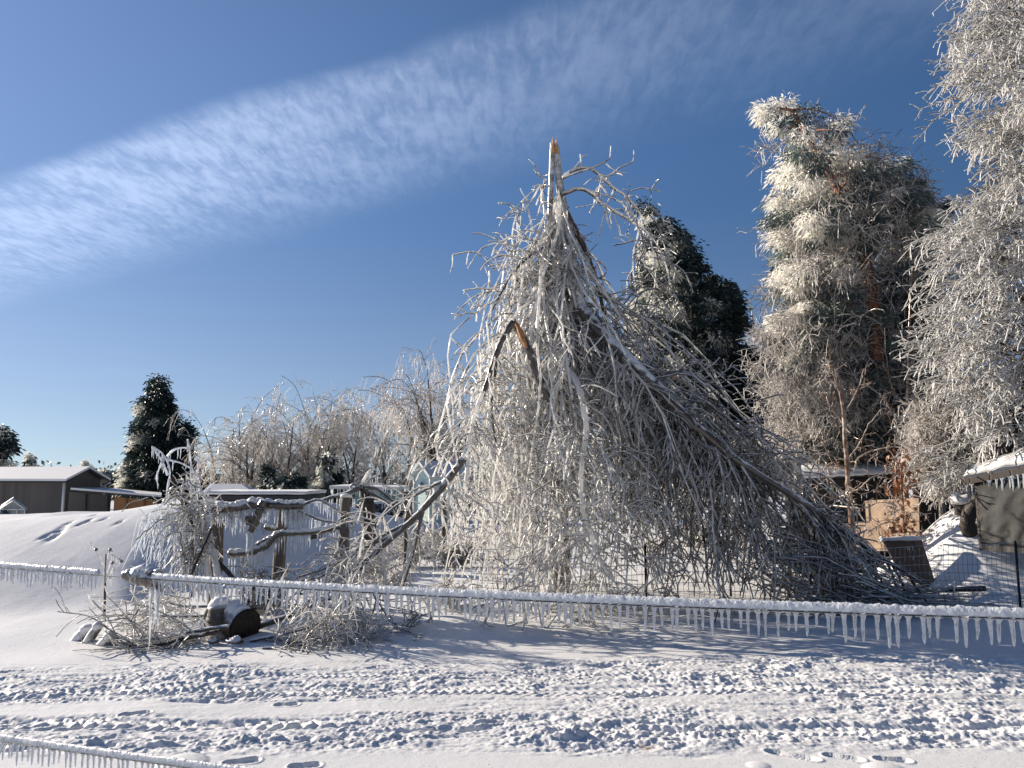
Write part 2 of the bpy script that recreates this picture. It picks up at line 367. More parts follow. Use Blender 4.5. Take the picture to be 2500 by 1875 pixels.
def build_ground():
    ys = [3.0]
    while ys[-1] < 8.3: ys.append(ys[-1]+.0080+.0016*max(0, ys[-1]-4.4))
    while ys[-1] < 30: ys.append(ys[-1]+.02+.03*(ys[-1]-8.3)**.8)
    while ys[-1] < 900: ys.append(ys[-1]*1.12)
    ys = np.array([-400, -60, -20, -8, -3, 0, 1.5, 2.4]+ys)
    xs = list(np.arange(-4.6, 5.0, .0092)); a = 5.0; st_ = .0092
    while a < 700: xs.append(a); st_ = min(st_*1.02, .03) if a < 7 else st_*1.06; a += st_
    a = -4.6; st_ = .0092; L = []
    while a > -700: st_ = min(st_*1.02, .03) if a > -9 else st_*1.06; a -= st_; L.append(a)
    xs = np.array(L[::-1]+xs)
    X, Y = np.meshgrid(xs, ys); Z = H(X, Y)
    # disturbed snow of the track, rows Y<8.2
    r = (ys > 2.9) & (ys < 8.6); x = X[r]; y = Y[r]; z = Z[r]
    wy = y+.07*pn(x*.5, y*.3, 11)+.025*pn(x*2.1, y, 12)-.02*x
    churn = sst(7.35, 6.75, wy-.05*x)*(1-.85*sst(5.85, 5.72, wy)*sst(5.42, 5.55, wy)*sst(1.5, -.8, x+.8*pn(x, y, 4)))
    churn = churn*sst(4.62, 4.85, wy); pat = sst(-.55, .35, fbm(x*.9, y*1.6, 3, 20)); churn = churn*(.35+.65*pat)
    rough = fbm(x*7, y*9, 4, 30, .62)
    xw = x+.05*pn(x*5, y*5, 71)+.02*pn(x*14, y*14, 72); yw = y+.05*pn(x*5, y*5, 73)+.02*pn(x*14, y*14, 74)
    fine = .007*rough+.005*np.abs(pn(x*23, y*28, 33))+.0035*pn(x*41, y*45, 34)+.003*pn(x*66, y*70, 35)
    z += churn*(fine+.009*clod(xw*9, yw*13, 1, .10)*(.4+.6*np.abs(pn(x*20, y*20, 3)))+.008*clod(xw*22, yw*29, 2, .25)+.006*clod(x*42, y*48, 3, .3))
    z -= churn*(.030*clod(xw*3.2, yw*9, 3, .14)+.016*clod(xw*9, yw*24, 5, .25)+.014*sst(.25, .6, pn(xw*1.3, y*14, 78)))
    z += .018*sst(.1, .5, pn(xw*.9+y*2.6, y*5.5-x*.7, 77))*churn*sst(0, -2.2, x)
    def berm(c, w_, amp, s, msk=1.):
        b = np.exp(-((wy-c)/w_)**2)*msk*sst(-.5, .6, fbm(x*1.1, y*.8, 3, s))
        return amp*b*(.12+.62*clod(xw*3.8, yw*5.5, s, .22)+.26*clod(xw*11, yw*13, s+1, .4)+.20*clod(xw*26, yw*28, s+2, .5)+.20*rough+.09*pn(x*44, y*48, s)+.05*pn(x*70, y*74, s))
    z += berm(6.35, .14, .042, 40)+berm(4.98, .13, .085, 44, .35+.65*sst(-2.2, -1., x))+berm(5.95, .12, .04, 47, sst(1, 3, x))+berm(5.3, .1, .04, 50)
    z += berm(6.85, .2, .07, 52, sst(.2, 2.5, x))
    def tread(c, w_, pitch, amp, ang, m=1.):
        k = sst(w_*1.15, w_*.6, np.abs(wy-c)+.03*pn(x*3, y*3, 63))*m; v = np.abs(wy-c)/w_
        p = np.sin((x+ang*v*w_)*2*np.pi/pitch); g = np.sin(v*2*np.pi*2.2)
        return k, amp*(.35+.65*sst(-.3, .5, pn(x*1.7, y*3, 61)))*(sst(-.5, .6, p+.9*pn(x*14, y*22, 62))*(.5+.5*sst(-.3, .3, g)))
    for c, w_, pt, am, an, mk in ((6.05, .13, .075, .022, .9, .8), (5.12, .115, .07, .03, .9, sst(.2, 1.2, x)), (5.28, .13, .11, .035, 1.4, sst(-.6, -1.6, x)), (6.55, .09, .06, .014, .7, .7)):
        k, t = tread(c, w_, pt, am, an, mk); z += k*(t-am*.8)-.004*k
    # boot prints
    for (px, py, ang, L_) in ((1935, 1845, -.55, .3), (2060, 1850, -.5, .22), (590, 1860, .3, .2), (745, 1870, .2, .18), (2180, 1855, -.2, .2), (1560, 1700, .2, .2), (700, 1722, .1, .17), (330, 1745, .3, .2), (860, 1700, 0, .18), (1000, 1500, .2, .2), (2080, 1700, .2, .2)):
        b = CAMZ/math.tan(math.atan((py-937.5)/F)-TILT); c = W(px, py, b)
        ca, sa = math.cos(ang), math.sin(ang); dx = x-c[0]; dy = y-c[1]; a_ = dx*ca+dy*sa; b_ = -dx*sa+dy*ca
        wd = .048*(1-.25*np.exp(-((a_+.02)/.05)**2)); e = (a_/(L_*.5))**4+(b_/wd)**2; k = sst(1.15, .8, e)
        z += -k*.018+k*.005*np.sign(np.sin(a_*190))*(.5+.5*np.sign(np.sin(b_*160)))+.006*np.exp(-((e-1.4)/.4)**2)
    # a few clods thrown onto the clean edge
    z += .03*clod(x*5.2, y*5.5, 9, .08)*sst(4.2, 4.5, y)*sst(4.9, 4.7, y)
    Z[r] = z
    # animal prints and wind ripple over the drift, dimples in the yard
    r = (ys > 7.2) & (ys < 16); x = X[r]; y = Y[r]
    Z[r] += .0015*fbm(x*6, y*3, 3, 60)*sst(7.5, 8.5, y)+.02*clod(x*4, y*4, 13, .08)*sst(-3.5, -2, x)
    for (px, py) in ((150, 1292), (146, 1298), (152, 1286), (143, 1304), (138, 1296), (136, 1302), (128, 1310), (124, 1314), (110, 1308), (108, 1312), (127, 1318), (165, 1278), (208, 1274), (214, 1272), (196, 1280), (228, 1258), (252, 1268), (290, 1276)):
        b = (937.5-py)/F
        yy = np.linspace(8, 15, 300); P = Wn(np.full(300, px), np.full(300, py), yy); i = np.argmax(P[:, 2] < H(P[:, 0], P[:, 1]))
        c = P[i]; Z[r] -= .04*np.exp(-(((x-c[0])/.035)**2+((y-c[1])/.09)**2))
    mb = MB(); nx, ny = len(xs), len(ys); i, j = np.meshgrid(np.arange(nx-1), np.arange(ny-1)); a = j*nx+i
    mb.add(np.stack([X, Y, Z], -1).reshape(-1, 3), np.stack([a, a+1, a+nx+1, a+nx], -1).reshape(-1, 4))
    obj('snow_ground', mb, SNOW, kind='structure', label='white snow ground with tyre tracks, clods and a large smooth drift')
build_ground()
def G(x, y): return float(H(x, y))
def at(px, Y, dz=0):
    x = (px-1250)/F*Y/ct; return np.array((x, Y, G(x, Y)+dz))

# ------------------------------------------------------------------ generic builders
def L3(pts, Y=None):
    """(px, py[, distance]) list -> world points"""
    return np.array([W(p[0], p[1], p[2] if len(p) > 2 else Y) for p in pts])
def icicle_set(B, L, R, rng, k=5):
    """B base points, hanging straight down, flared root, knobbly taper"""
    M = len(B); prof = np.array([1.9, 1.0, .85, .72, .5, .12]); zt = np.array([0, .1, .35, .6, .85, 1.])
    P = B[:, None]+np.stack([np.zeros((M, 6)), np.zeros((M, 6)), -zt[None]*L[:, None]], -1)
    P[:, 1:, :2] += np.cumsum(rng.normal(0, .012, (M, 5, 2))*L[:, None, None], 1)
    return P, R[:, None]*prof[None]*(1+rng.normal(0, .12, (M, 6)))
def along(P, n, rng, t0=0., t1=1.):
    t = np.sort(rng.uniform(t0, t1, n))*(len(P)-1); i = np.minimum(t.astype(int), len(P)-2); f = (t-i)[:, None]
    return P[i]*(1-f)+P[i+1]*f
def fence_icicles(root, P, R, n, L, rng, mt=ICEW, cap=100, rad=.006, env=None, name='icicle'):
    B = along(P, n, rng); B[:, 2] -= R*.7; B[:, 1] += rng.normal(0, R*.3, n)
    LL = L*rng.uniform(.35, 1.15, n)*(1 if env is None else env(np.linspace(0, 1, n)))
    Q, q = icicle_set(B, LL, rad*rng.uniform(.7, 1.3, n), rng)
    order = np.argsort(-LL)
    for i in order[:cap]: obj(name, MB().tubes(Q[i], q[i], 5), mt, root)
    if n > cap: obj(name, MB().tubes(Q[order[cap:]], q[order[cap:]], 5), mt, root, kind='stuff')
def taper(p, r0, r1): return np.linspace(r0, r1, len(p))

# ------------------------------------------------------------------ the ice-broken birch
def broken_tree():
    rng = np.random.RandomState(11); Y0 = 10.2; xc = W(1372, 1465, Y0)[0]; base = np.array((xc, Y0, G(xc, Y0)))
    root = thing('broken_birch', 'tall snapped birch in the middle, ice-coated branches hanging down all round it like a tent', 'tree', base)
    tp = L3([(1372, 1500), (1368, 1380), (1358, 1200), (1352, 1050), (1360, 900), (1384, 720), (1392, 600), (1376, 520), (1364, 430), (1359, 360)], Y0)
    mb = MB().tube(tp, [.17, .15, .14, .13, .12, .10, 0.085, .075, .052, .040], 12, 0, 60, rough=.04)
    obj('trunk', mb, BIRCH, root)
    tp2 = L3([(1340, 640), (1341, 560), (1344, 480), (1347, 400), (1349, 350)], Y0-.02)
    obj('trunk', MB().tube(tp2, [.022, .030, .036, .038, .036], 10, 0, 30, rough=.06, seed=3), BIRCH, root)
    mb = MB(); tc_ = L3([(1356, 366)], Y0-.02)[0]
    for i in range(16):
        a = rng.uniform(0, 2*np.pi); r = rng.uniform(.01, .06); b = tc_+np.array((r*math.cos(a)-.012, r*math.sin(a), 0)); h = rng.uniform(.06, .19)
        mb.tube([b-(0, 0, .06), b+(rng.normal(0, .008), 0, h*.6), b+(rng.normal(0, .01), 0, h)], [.012, .009, .001], 5, 0, 5, cap=False)
    obj('splintered_top', mb, WOOD, root)
    limbs = []
    def limb(pts, r0, r1, Y=None, mt=BIRCH, k=9, n=None, add=True, seed=0, nm='limb'):
        p = L3(pts, Y); P, R = smooth(p, taper(p, r0, r1), n or len(p)*5)
        rg = np.random.RandomState(seed+len(pts)); P[1:-1] += rg.normal(0, .1, P[1:-1].shape)*R[1:-1, None]; R = R*(1+rg.normal(0, .05, R.shape))
        mb = MB(); mb.tube(P, R, k, 0, len(P)); obj(nm, mb, mt, root)
        if add: limbs.append(smooth(P, R, 14))
        return P, R
    # leaders below the break
    limb([(1392, 570), (1400, 660), (1392, 760), (1352, 850), (1340, 960), (1345, 1100)], .055, .035, 9.9, BIRCH)
    limb([(1370, 500), (1405, 560), (1440, 640), (1465, 720), (1490, 860)], .05, .02, 10.2, LIMB)
    limb([(1385, 600), (1392, 680), (1352, 720), (1322, 790), (1350, 830)], .035, .02, 9.8)
    limb([(1345, 560), (1332, 640), (1335, 760), (1310, 900)], .035, .02, 10.1)
    # the two arches at the top right with their upturned tips
    limb([(1374, 434), (1399, 416), (1442, 412), (1493, 455), (1515, 470), (1540, 490), (1562, 520), (1572, 546)], .028, .010, 10.0, TWIG)
    limb([(1374, 434), (1420, 418), (1457, 405), (1486, 387), (1490, 372), (1491, 356)], .016, .006, 9.9, TWIG, 6, add=False)
    limb([(1442, 412), (1480, 430), (1515, 408), (1544, 394), (1547, 365)], .014, .006, 10., TWIG, 6, add=False)
    limb([(1480, 400), (1500, 416), (1533, 424)], .010, .005, 10., TWIG, 6, add=False)
    limb([(1374, 473), (1424, 462), (1478, 502), (1533, 535), (1587, 575), (1623, 640), (1640, 720)], .032, .008, 10.1, TWIG)
    limb([(1560, 560), (1545, 640), (1560, 740), (1600, 800)], .012, .005, 10.1, TWIG, 6)
    limb([(1587, 575), (1600, 680), (1570, 820)], .012, .005, 10., TWIG, 6)
    # left arches
    limb([(1341, 455), (1319, 455), (1301, 484), (1280, 513), (1247, 526)], .016, .006, 10.1, TWIG)
    limb([(1335, 600), (1300, 620), (1261, 636), (1193, 662)], .014, .005, 10., TWIG)
    limb([(1335, 570), (1290, 600), (1243, 629)], .012, .005, 9.9, TWIG)
    limb([(1330, 600), (1270, 645), (1232, 700), (1200, 760)], .022, .012, 9.9, LIMB)
    # snapped V limb on the left with its torn orange inside
    limb([(1251, 784), (1232, 822), (1214, 858), (1196, 912), (1176, 970), (1160, 1010), (1148, 1050)], .044, .018, 9.1, LIMB)
    limb([(1180, 955), (1160, 1010), (1150, 1060), (1143, 1130), (1136, 1210)], .028, .016, 8.95, TWIG)
    limb([(1214, 860), (1206, 930), (1200, 1010), (1215, 1100)], .025, .012, 9.5, LIMB)
    limb([(1345, 980), (1310, 905), (1290, 848), (1256, 790)], .06, .045, 9.3, LIMB, add=False)
    p = L3([(1254, 778), (1266, 800), (1276, 825), (1287, 850)], 9.19); obj('torn_wood', MB().tube(p, [.012, .032, .036, .014], 7, rough=.2), WOODO, root)
    # the long limb that came down to the lower left
    limb([(1132, 1118), (1112, 1148), (1072, 1197), (1035, 1240), (1000, 1276), (950, 1320), (890, 1370), (820, 1420)], .05, .026, 9.0, LIMB)
    for q in ([(1000, 1276), (930, 1310), (880, 1350), (800, 1400), (745, 1418)], [(960, 1310), (900, 1330), (860, 1350), (790, 1390), (720, 1410)], [(1035, 1240), (1020, 1300), (1010, 1350), (985, 1430)], [(940, 1325), (880, 1390), (830, 1440)], [(1100, 1165), (1040, 1195), (960, 1240), (905, 1290)]):
        limb(q, .022, .009, 9.0, LIMB, 7)
    # the great limb that slid down to the right
    gl = [(1393, 700, 10.05), (1430, 770, 9.8), (1500, 840, 9.5), (1557, 900, 9.3), (1615, 954, 9.2), (1687, 1034, 9.2), (1723, 1059, 9.2), (1800, 1124, 9.2), (1911, 1195, 9.3), (1995, 1250, 9.3), (2058, 1300, 9.4), (2150, 1360, 9.5), (2250, 1425, 9.6)]
    limb(gl, .09, .022, None, LIMB, 10, 60)
    limb([(1690, 1036), (1712, 1075), (1730, 1150), (1745, 1240), (1760, 1330), (1790, 1430)], .035, .01, 9.6, LIMB)
    limb([(1500, 905), (1590, 915), (1660, 908), (1720, 930), (1790, 960)], .028, .008, 9.6, LIMB)
    limb([(1600, 950), (1700, 970), (1760, 1010), (1820, 1060), (1880, 1110)], .028, .01, 9.9, LIMB)
    limb([(1640, 990), (1740, 1060), (1840, 1160), (1930, 1260), (2000, 1380)], .03, .01, 10.1, LIMB)
    limb([(1750, 1080), (1800, 1180), (1860, 1300), (1930, 1420)], .028, .01, 9.8, LIMB)
    limb([(1548, 1008), (1580, 985), (1606, 966)], .06, .055, 9.75, LIMB, add=False)
    p = L3([(1600, 980), (1612, 960), (1628, 940), (1650, 915)], 9.7); obj('torn_wood', MB().tube(p, [.03, .035, .02, .005], 7, rough=.15), WOOD, root)
    # the bright limb hanging at the front
    fl = limb([(1350, 860, 9.5), (1385, 905, 9.2), (1412, 940, 9.), (1427, 1008, 8.9), (1432, 1045, 8.85), (1424, 1110, 8.8), (1418, 1171, 8.8), (1423, 1243, 8.75), (1441, 1301, 8.7), (1456, 1352, 8.7), (1485, 1406, 8.7)], .046, .018, None, TWIG, 8)
    for q in ([(1425, 1060), (1380, 1070), (1345, 1085)], [(1420, 1165), (1450, 1178), (1485, 1150)], [(1424, 1110), (1470, 1130), (1505, 1150)], [(1423, 1235), (1370, 1232), (1345, 1245)],
              [(1423, 1225), (1480, 1235), (1530, 1250), (1575, 1270)], [(1423, 1240), (1470, 1222), (1520, 1245), (1565, 1252)], [(1441, 1301), (1390, 1305), (1340, 1280), (1300, 1272)], [(1441, 1301), (1385, 1340), (1325, 1410), (1285, 1470)],
              [(1450, 1330), (1430, 1400), (1400, 1460), (1385, 1500)], [(1380, 1290), (1330, 1330), (1290, 1380), (1250, 1420)], [(1456, 1352), (1510, 1320), (1560, 1350), (1590, 1370)]):
        limb(q, .020, .010, 8.7, TWIG, 6)
    # hanging branches: tent of strands from the trunk
    zR = np.array([0, .7, 1.4, 2., 2.6, 3.3, 4.1, 5.1, 5.6]); vR = np.array([4.9, 4.1, 3.35, 2.7, 2.1, 1.3, .62, .5, .35])
    zL = np.array([0, 1.4, 2.5, 3.35, 3.75, 4.4, 5.3, 5.7]); vL = np.array([1.35, 1.36, 1.36, 1.3, 1.12, .85, .42, .2])
    def strands(M, right=False):
        if right: phi = rng.uniform(-.15, 1.2, M)
        else: phi = rng.uniform(-np.pi, np.pi, M)
        cx, cy = np.cos(phi), np.sin(phi); h0 = rng.uniform(2.6, 5.6, M)**1.0; uu = rng.uniform(.06, 1., M)**.6; N = 15; s = np.linspace(0, 1, N)
        if right: h0 = rng.uniform(2.0, 4.0, M)
        zend = rng.uniform(.03, 1.9, M)*rng.uniform(.25 if right else .2, 1, M); up = rng.uniform(0, .18, M)
        z = h0[:, None]-(h0-zend)[:, None]*s**1.25+up[:, None]*np.sin(np.pi*np.minimum(s*3, 1))
        Rr = np.interp(z, zR, vR); Rl = np.interp(z, zL, vL); lim = np.minimum(np.maximum(.3, 2.0-.3*z), np.where(cy[:, None] < 0, 1.15, 1.75))
        Rx = np.where(cx[:, None] > 0, Rr, Rl); r = uu[:, None]*sst(0, .42, s)
        x = xc+.08*(z-2)*0+r*Rx*cx[:, None]; y = Y0+r*lim*cy[:, None]
        if right:
            Re = uu*np.interp(zend, zR, vR); rr = Re[:, None]*sst(-.05, .85, s)**.85; rr = np.minimum(rr, Rr*1.02)
            z = h0[:, None]-(h0-zend)[:, None]*s**1.55+.25*np.sin(np.pi*np.minimum(s*2.2, 1)); x = xc+rr*cx[:, None]; y = Y0-.1+rr*.8*cy[:, None]
        P = np.stack([x, y, z], -1); nz = np.cumsum(rng.normal(0, .03, (M, N, 3)), 1)+.10*np.sin(s[None, :, None]*rng.uniform(4, 14, (M, 1, 3))+rng.uniform(0, 6, (M, 1, 3))); nz -= nz[:, :1]; P += nz
        P[:, :, 2] = np.maximum(P[:, :, 2], .03)
        R = rng.uniform(.013, .024, M)[:, None]*np.linspace(1, .4, N)
        return P, R
    P1, R1 = strands(180); P2, R2 = strands(38, True)
    obj('hanging_branches', MB().tubes(P1, R1, 5).tubes(P2, R2, 5), TWIG, root, kind='stuff')
    # drooping bundles that follow the great right limb and lie in a heap at its foot
    g = smooth(L3(gl), .05, 24); Pg, Rg = grow(g[0][None], g[1][None], 42, 1.5, rng, 12, .30, .40, .12, .98, .4, .17, (.05, .42, -.25), .6)
    Pg2, Rg2 = grow(g[0][None], g[1][None], 52, 1.3, rng, 10, .5, .8, .08, .8, .4, .16, (.02, .35, -.3), .6)
    Rg = np.clip(Rg, .013, .022); Rg2 = np.clip(Rg2, .011, .018)
    heap0 = np.stack([rng.uniform(3.0, 4.3, 130), rng.uniform(9.0, 10.6, 130), np.zeros(130)], 1); heap0[:, 2] = rng.uniform(.1, 1., 130)*(1.25-.75*(heap0[:, 0]-3.0))
    d = nrm(np.stack([rng.uniform(.7, 1, 130), rng.normal(-.02, .18, 130), rng.uniform(-.62, -.25, 130)], 1)); Lh = rng.uniform(.8, 1.9, 130)
    tt = np.linspace(0, 1, 12); Ph = heap0[:, None]+d[:, None]*(Lh[:, None]*tt)[:, :, None]; Ph += np.cumsum(rng.normal(0, .02, Ph.shape), 1); Ph[:, :, 2] += .12*np.sin(tt*3)[None]
    Ph[:, :, 2] = np.maximum(Ph[:, :, 2], rng.uniform(.03, .22, (130, 1))); Rh = rng.uniform(.009, .018, 130)[:, None]*np.linspace(1, .4, 12)
    obj('fallen_branches', MB().tubes(Pg, Rg, 5).tubes(Pg2, Rg2, 5).tubes(Ph, Rh, 5), TWIGD, root, kind='stuff')  # darker twig material paints the shade over the heap
    # twigs
    LP = np.stack([a for a, b in limbs]); LR = np.stack([b for a, b in limbs])
    sL, rL = grow(LP, LR, 13, .55, rng, 8, .75, .55, .1, 1, .4, .14, (0, 0, -.1)); rL = np.clip(rL, .010, .015)
    s1, r1 = grow(P1, R1, 9, .46, rng, 8, .6, .5, .12, 1, .6, .16, (0, 0, -.08)); s2, r2 = grow(P2, R2, 8, .5, rng, 8, .7, .4, .15, 1, .6, .2, (0, 0, -.08))
    s3, r3 = grow(Pg, Rg, 5, .5, rng, 8, .5, .3, .1, 1, .6, .13, (.05, 0, -.05)); s5, r5 = grow(Pg2, Rg2, 7, .42, rng, 8, .55, .5, .1, 1, .6, .15, (0, 0, -.1))
    r1 = np.clip(r1, .0095, .014); r2 = np.clip(r2, .0095, .014); r3 = np.clip(r3, .009, .012); r5 = np.clip(r5, .0085, .012)
    sl2, rl2 = grow(sL, rL, 3, .2, rng, 5, .65, .5, .1, 1, .8, .2, (0, 0, -.05)); t1, q1 = grow(s1, r1, 3, .19, rng, 5, .65, .5, .1, 1, .8, .2, (0, 0, -.05))
    t2, q2 = grow(s2, r2, 2, .2, rng, 5, .65, .4, .1, 1, .8, .2); t5, q5 = grow(s5, r5, 2, .18, rng, 5, .65, .5, .1, 1, .8, .2)
    rl2 = np.clip(rl2, .008, .011); q1 = np.clip(q1, .008, .011); q2 = np.clip(q2, .008, .011); q5 = np.clip(q5, .008, .011)
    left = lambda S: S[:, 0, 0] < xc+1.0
    def split(S, R, a, b):
        k = left(S); a.append((S[k], R[k])); b.append((S[~k], R[~k]))
    A, B = [], []
    for S, R in ((sL, rL), (s1, r1), (s2, r2), (sl2, rl2), (t1, q1), (t2, q2), (t5, q5), (s5, r5)): split(S, R, A, B)
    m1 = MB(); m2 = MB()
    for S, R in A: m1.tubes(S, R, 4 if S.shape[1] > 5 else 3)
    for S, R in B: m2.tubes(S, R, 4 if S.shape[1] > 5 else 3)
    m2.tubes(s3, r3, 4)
    obj('twigs', m1, TWIG, root, kind='stuff'); obj('twigs', m2, TWIGD, root, kind='stuff')  # bright left, darker right material: the crown's shaded side is painted in
broken_tree()

# ------------------------------------------------------------------ evergreens
def evergreen(name, label, cat, poly, Y, depth, ncl, nb, size, blen, bw, seed, trunk, mats, frost, group=None, gap=0., trad=.16, barkm=None, limbs=60, down=.35, dmax=130, front=0.):
    rng = np.random.RandomState(seed); tp = L3(trunk, Y); z0 = min(tp[0][2], G(tp[0][0], Y)); base = (tp[0][0], Y, z0)
    tp[0][2] = z0-.1
    root = thing(name, label, cat, base, group)
    TP, TR = smooth(tp, taper(tp, trad, trad*.2), 30); kf = 1-front/Y*np.clip((TP[:, 2:]-z0)/2, 0, 1)*np.clip((TP[-1, 2]-TP[:, 2:])/4.5, 0, 1); FP = (TP-(0, 0, CAMZ))*kf+(0, 0, CAMZ); obj('trunk', MB().tube(FP, TR, 9, 0, 30, rough=.05), barkm or BARKD, root)
    C, X = crown(poly, Y, depth, ncl, rng, dmax, gap)
    # outward direction from the trunk at that height
    ti = np.array([np.argmin(np.abs(TP[:, 2]-c[2]-.2)) for c in C]); A = TP[ti]
    D = nrm(C-A+rng.normal(0, .15, C.shape)); D[:, 2] -= down; D = nrm(D)
    k = rng.choice(len(C), min(limbs, len(C)), False)
    s = np.linspace(0, 1, 7)[None, :, None]; LB = A[k][:, None]*(1-s)+C[k][:, None]*s; LB[:, :, 2] += .25*np.sin(np.linspace(0, np.pi, 7))[None]*np.linalg.norm(C[k]-A[k], axis=1)[:, None]*.4
    obj('branches', MB().tubes(LB, np.full((len(k), 1), trad*.16)*np.linspace(1, .3, 7), 5), barkm or BARKD, root, kind='stuff')
    sz = size*rng.uniform(.6, 1.35, ncl); idx = np.repeat(np.arange(ncl), nb); q = len(idx)
    o = rng.normal(size=(q, 3)); o = nrm(o)*(rng.uniform(0, 1, q)**.5)[:, None]; o[:, 2] = o[:, 2]*.75
    p = C[idx]+o*sz[idx][:, None]+D[idx]*(rng.uniform(-.4, .6, q)*sz[idx])[:, None]
    d = nrm(o*.9+D[idx]*.7+rng.normal(0, .35, (q, 3))+np.array([0, 0, -down]))
    Lb = blen*rng.uniform(.5, 1.4, q); wb = bw*rng.uniform(.6, 1.3, q)
    mi = frost(X, rng)[idx]; mi = np.where(rng.rand(q) < .05, rng.randint(0, len(mats), q), mi)
    mb = MB()
    for m in range(len(mats)):
        kk = mi == m
        if kk.any(): mb.blades(p[kk], d[kk], Lb[kk], wb[kk], rng, m)
    obj('crown', mb, mats, root, smoothf=False); return root
def fr(xl, xr, a, b, n=3):
    """share of frosted clumps from the sunward (left) side a to the far side b; three grades"""
    def f(X, rng):
        t = np.clip((X[:, 0]-xl)/(xr-xl), 0, 1); pr = a*(1-t)+b*t; pr = pr+.5*pn(X[:, 0]/45., X[:, 1]/45., 8)  # left weighting paints the sunlit side on top of real rime
        r = rng.rand(len(X)); return np.where(r < pr, 1, np.where(r < pr+.16, 2, 0))
    return f
EV = [GREEN, GREENF, GREENM]
evergreen('cedar_tree', 'large dark cedar with rime on its left flank, just right behind the broken birch', 'tree',
    [(1568, 500), (1592, 515), (1600, 545), (1632, 545), (1668, 580), (1690, 590), (1700, 640), (1728, 670), (1752, 700), (1772, 692), (1800, 725), (1802, 770), (1815, 820), (1818, 860), (1850, 865), (1868, 930), (1885, 990), (1895, 1070), (1905, 1180), (1480, 1180), (1500, 1000), (1540, 900), (1548, 800), (1560, 700), (1575, 620), (1590, 580), (1570, 530)],
    18, 1.9, 1150, 170, .24, .11, .019, 21, [(1690, 1340), (1680, 1000), (1640, 700), (1585, 520)], EV, fr(1545, 1790, .75, -.05), gap=-.1, trad=.2)
evergreen('spruce_tree', 'tall dark spruce with left edge pale from frost and painted sunlight behind the barn lean-to', 'tree',
    [(383, 922), (398, 940), (408, 965), (420, 990), (405, 1000), (424, 1012), (420, 1025), (445, 1030), (455, 1045), (465, 1075), (452, 1080), (470, 1110), (480, 1130), (498, 1165), (505, 1210), (300, 1210), (305, 1150), (318, 1120), (330, 1090), (325, 1070), (340, 1040), (352, 1022), (345, 1000), (360, 965), (370, 945)],
    52, 2.3, 480, 130, .5, .25, .045, 22, [(388, 1260), (390, 1050), (384, 925)], EV, fr(300, 385, .7, -.15), gap=-.1, trad=.25, dmax=90)
evergreen('edge_spruce', 'dark evergreen cut off by the left edge of the view, beyond the barn', 'tree',
    [(-160, 1020), (8, 1045), (22, 1052), (32, 1068), (35, 1090), (24, 1110), (26, 1130), (14, 1150), (8, 1180), (-160, 1190)],
    60, 2.2, 200, 60, .5, .35, .08, 23, [(-60, 1260), (-60, 1040)], EV, fr(-160, 20, .3, .1), dmax=70)
for i, (x, yt, yb, wd, Y, lab, n) in enumerate(((74, 1108, 1160, 15, 70, 'small far conifer standing alone above the left part of the barn roof', 60), (209, 1122, 1150, 8, 80, 'tiny white-frosted far conifer just above the barn ridge', 30),
        (255, 1136, 1205, 26, 60, 'far dark conifer just right of the barn gable', 80), (128, 1143, 1160, 8, 80, 'tiny far treetop peeping over the middle of the barn roof', 24), (292, 1168, 1210, 18, 70, 'far low bushy conifer in the gap between barn and tall spruce', 50))):
    evergreen('far_conifer', lab, 'tree', [(x, yt), (x+wd*.3, yt+(yb-yt)*.3), (x+wd*.6, yt+(yb-yt)*.5), (x+wd, yb), (x-wd, yb), (x-wd*.5, yt+(yb-yt)*.5)], Y, .7, n, 40, .28, .3, .07, 30+i,
              [(x, 1235), (x, yt+4)], EV, fr(x-wd, x+wd, .9 if i == 1 else .3, .7 if i == 1 else .1), 'conifers on the far horizon', dmax=15, limbs=8, trad=.12)
for i, (poly, Y, tr, lab, nm, a) in enumerate((
        ([(652, 1138), (662, 1148), (670, 1175), (676, 1212), (640, 1214), (645, 1170)], 30, [(658, 1250), (655, 1145)], 'narrow upright dark conifer left of the round evergreen bush', 'narrow_conifer', .3),
        ([(700, 1165), (725, 1160), (748, 1178), (755, 1200), (756, 1225), (668, 1225), (664, 1195), (680, 1175)], 29, [(712, 1250), (710, 1170)], 'round dark evergreen bush with rime behind the fence rail', 'round_evergreen', .3),
        ([(795, 1110), (812, 1115), (824, 1140), (828, 1180), (835, 1215), (775, 1220), (774, 1170), (780, 1130)], 30, [(802, 1250), (802, 1115)], 'tall shaggy evergreen shrub with frosted left side beside the bare trees', 'shaggy_evergreen', .8))):
    evergreen(nm, lab, 'shrub', poly, Y, .6, 130, 60, .16, .16, .035, 40+i, tr, EV, fr(poly[-1][0], poly[2][0], a, .08), None, dmax=35, limbs=10, trad=.07)
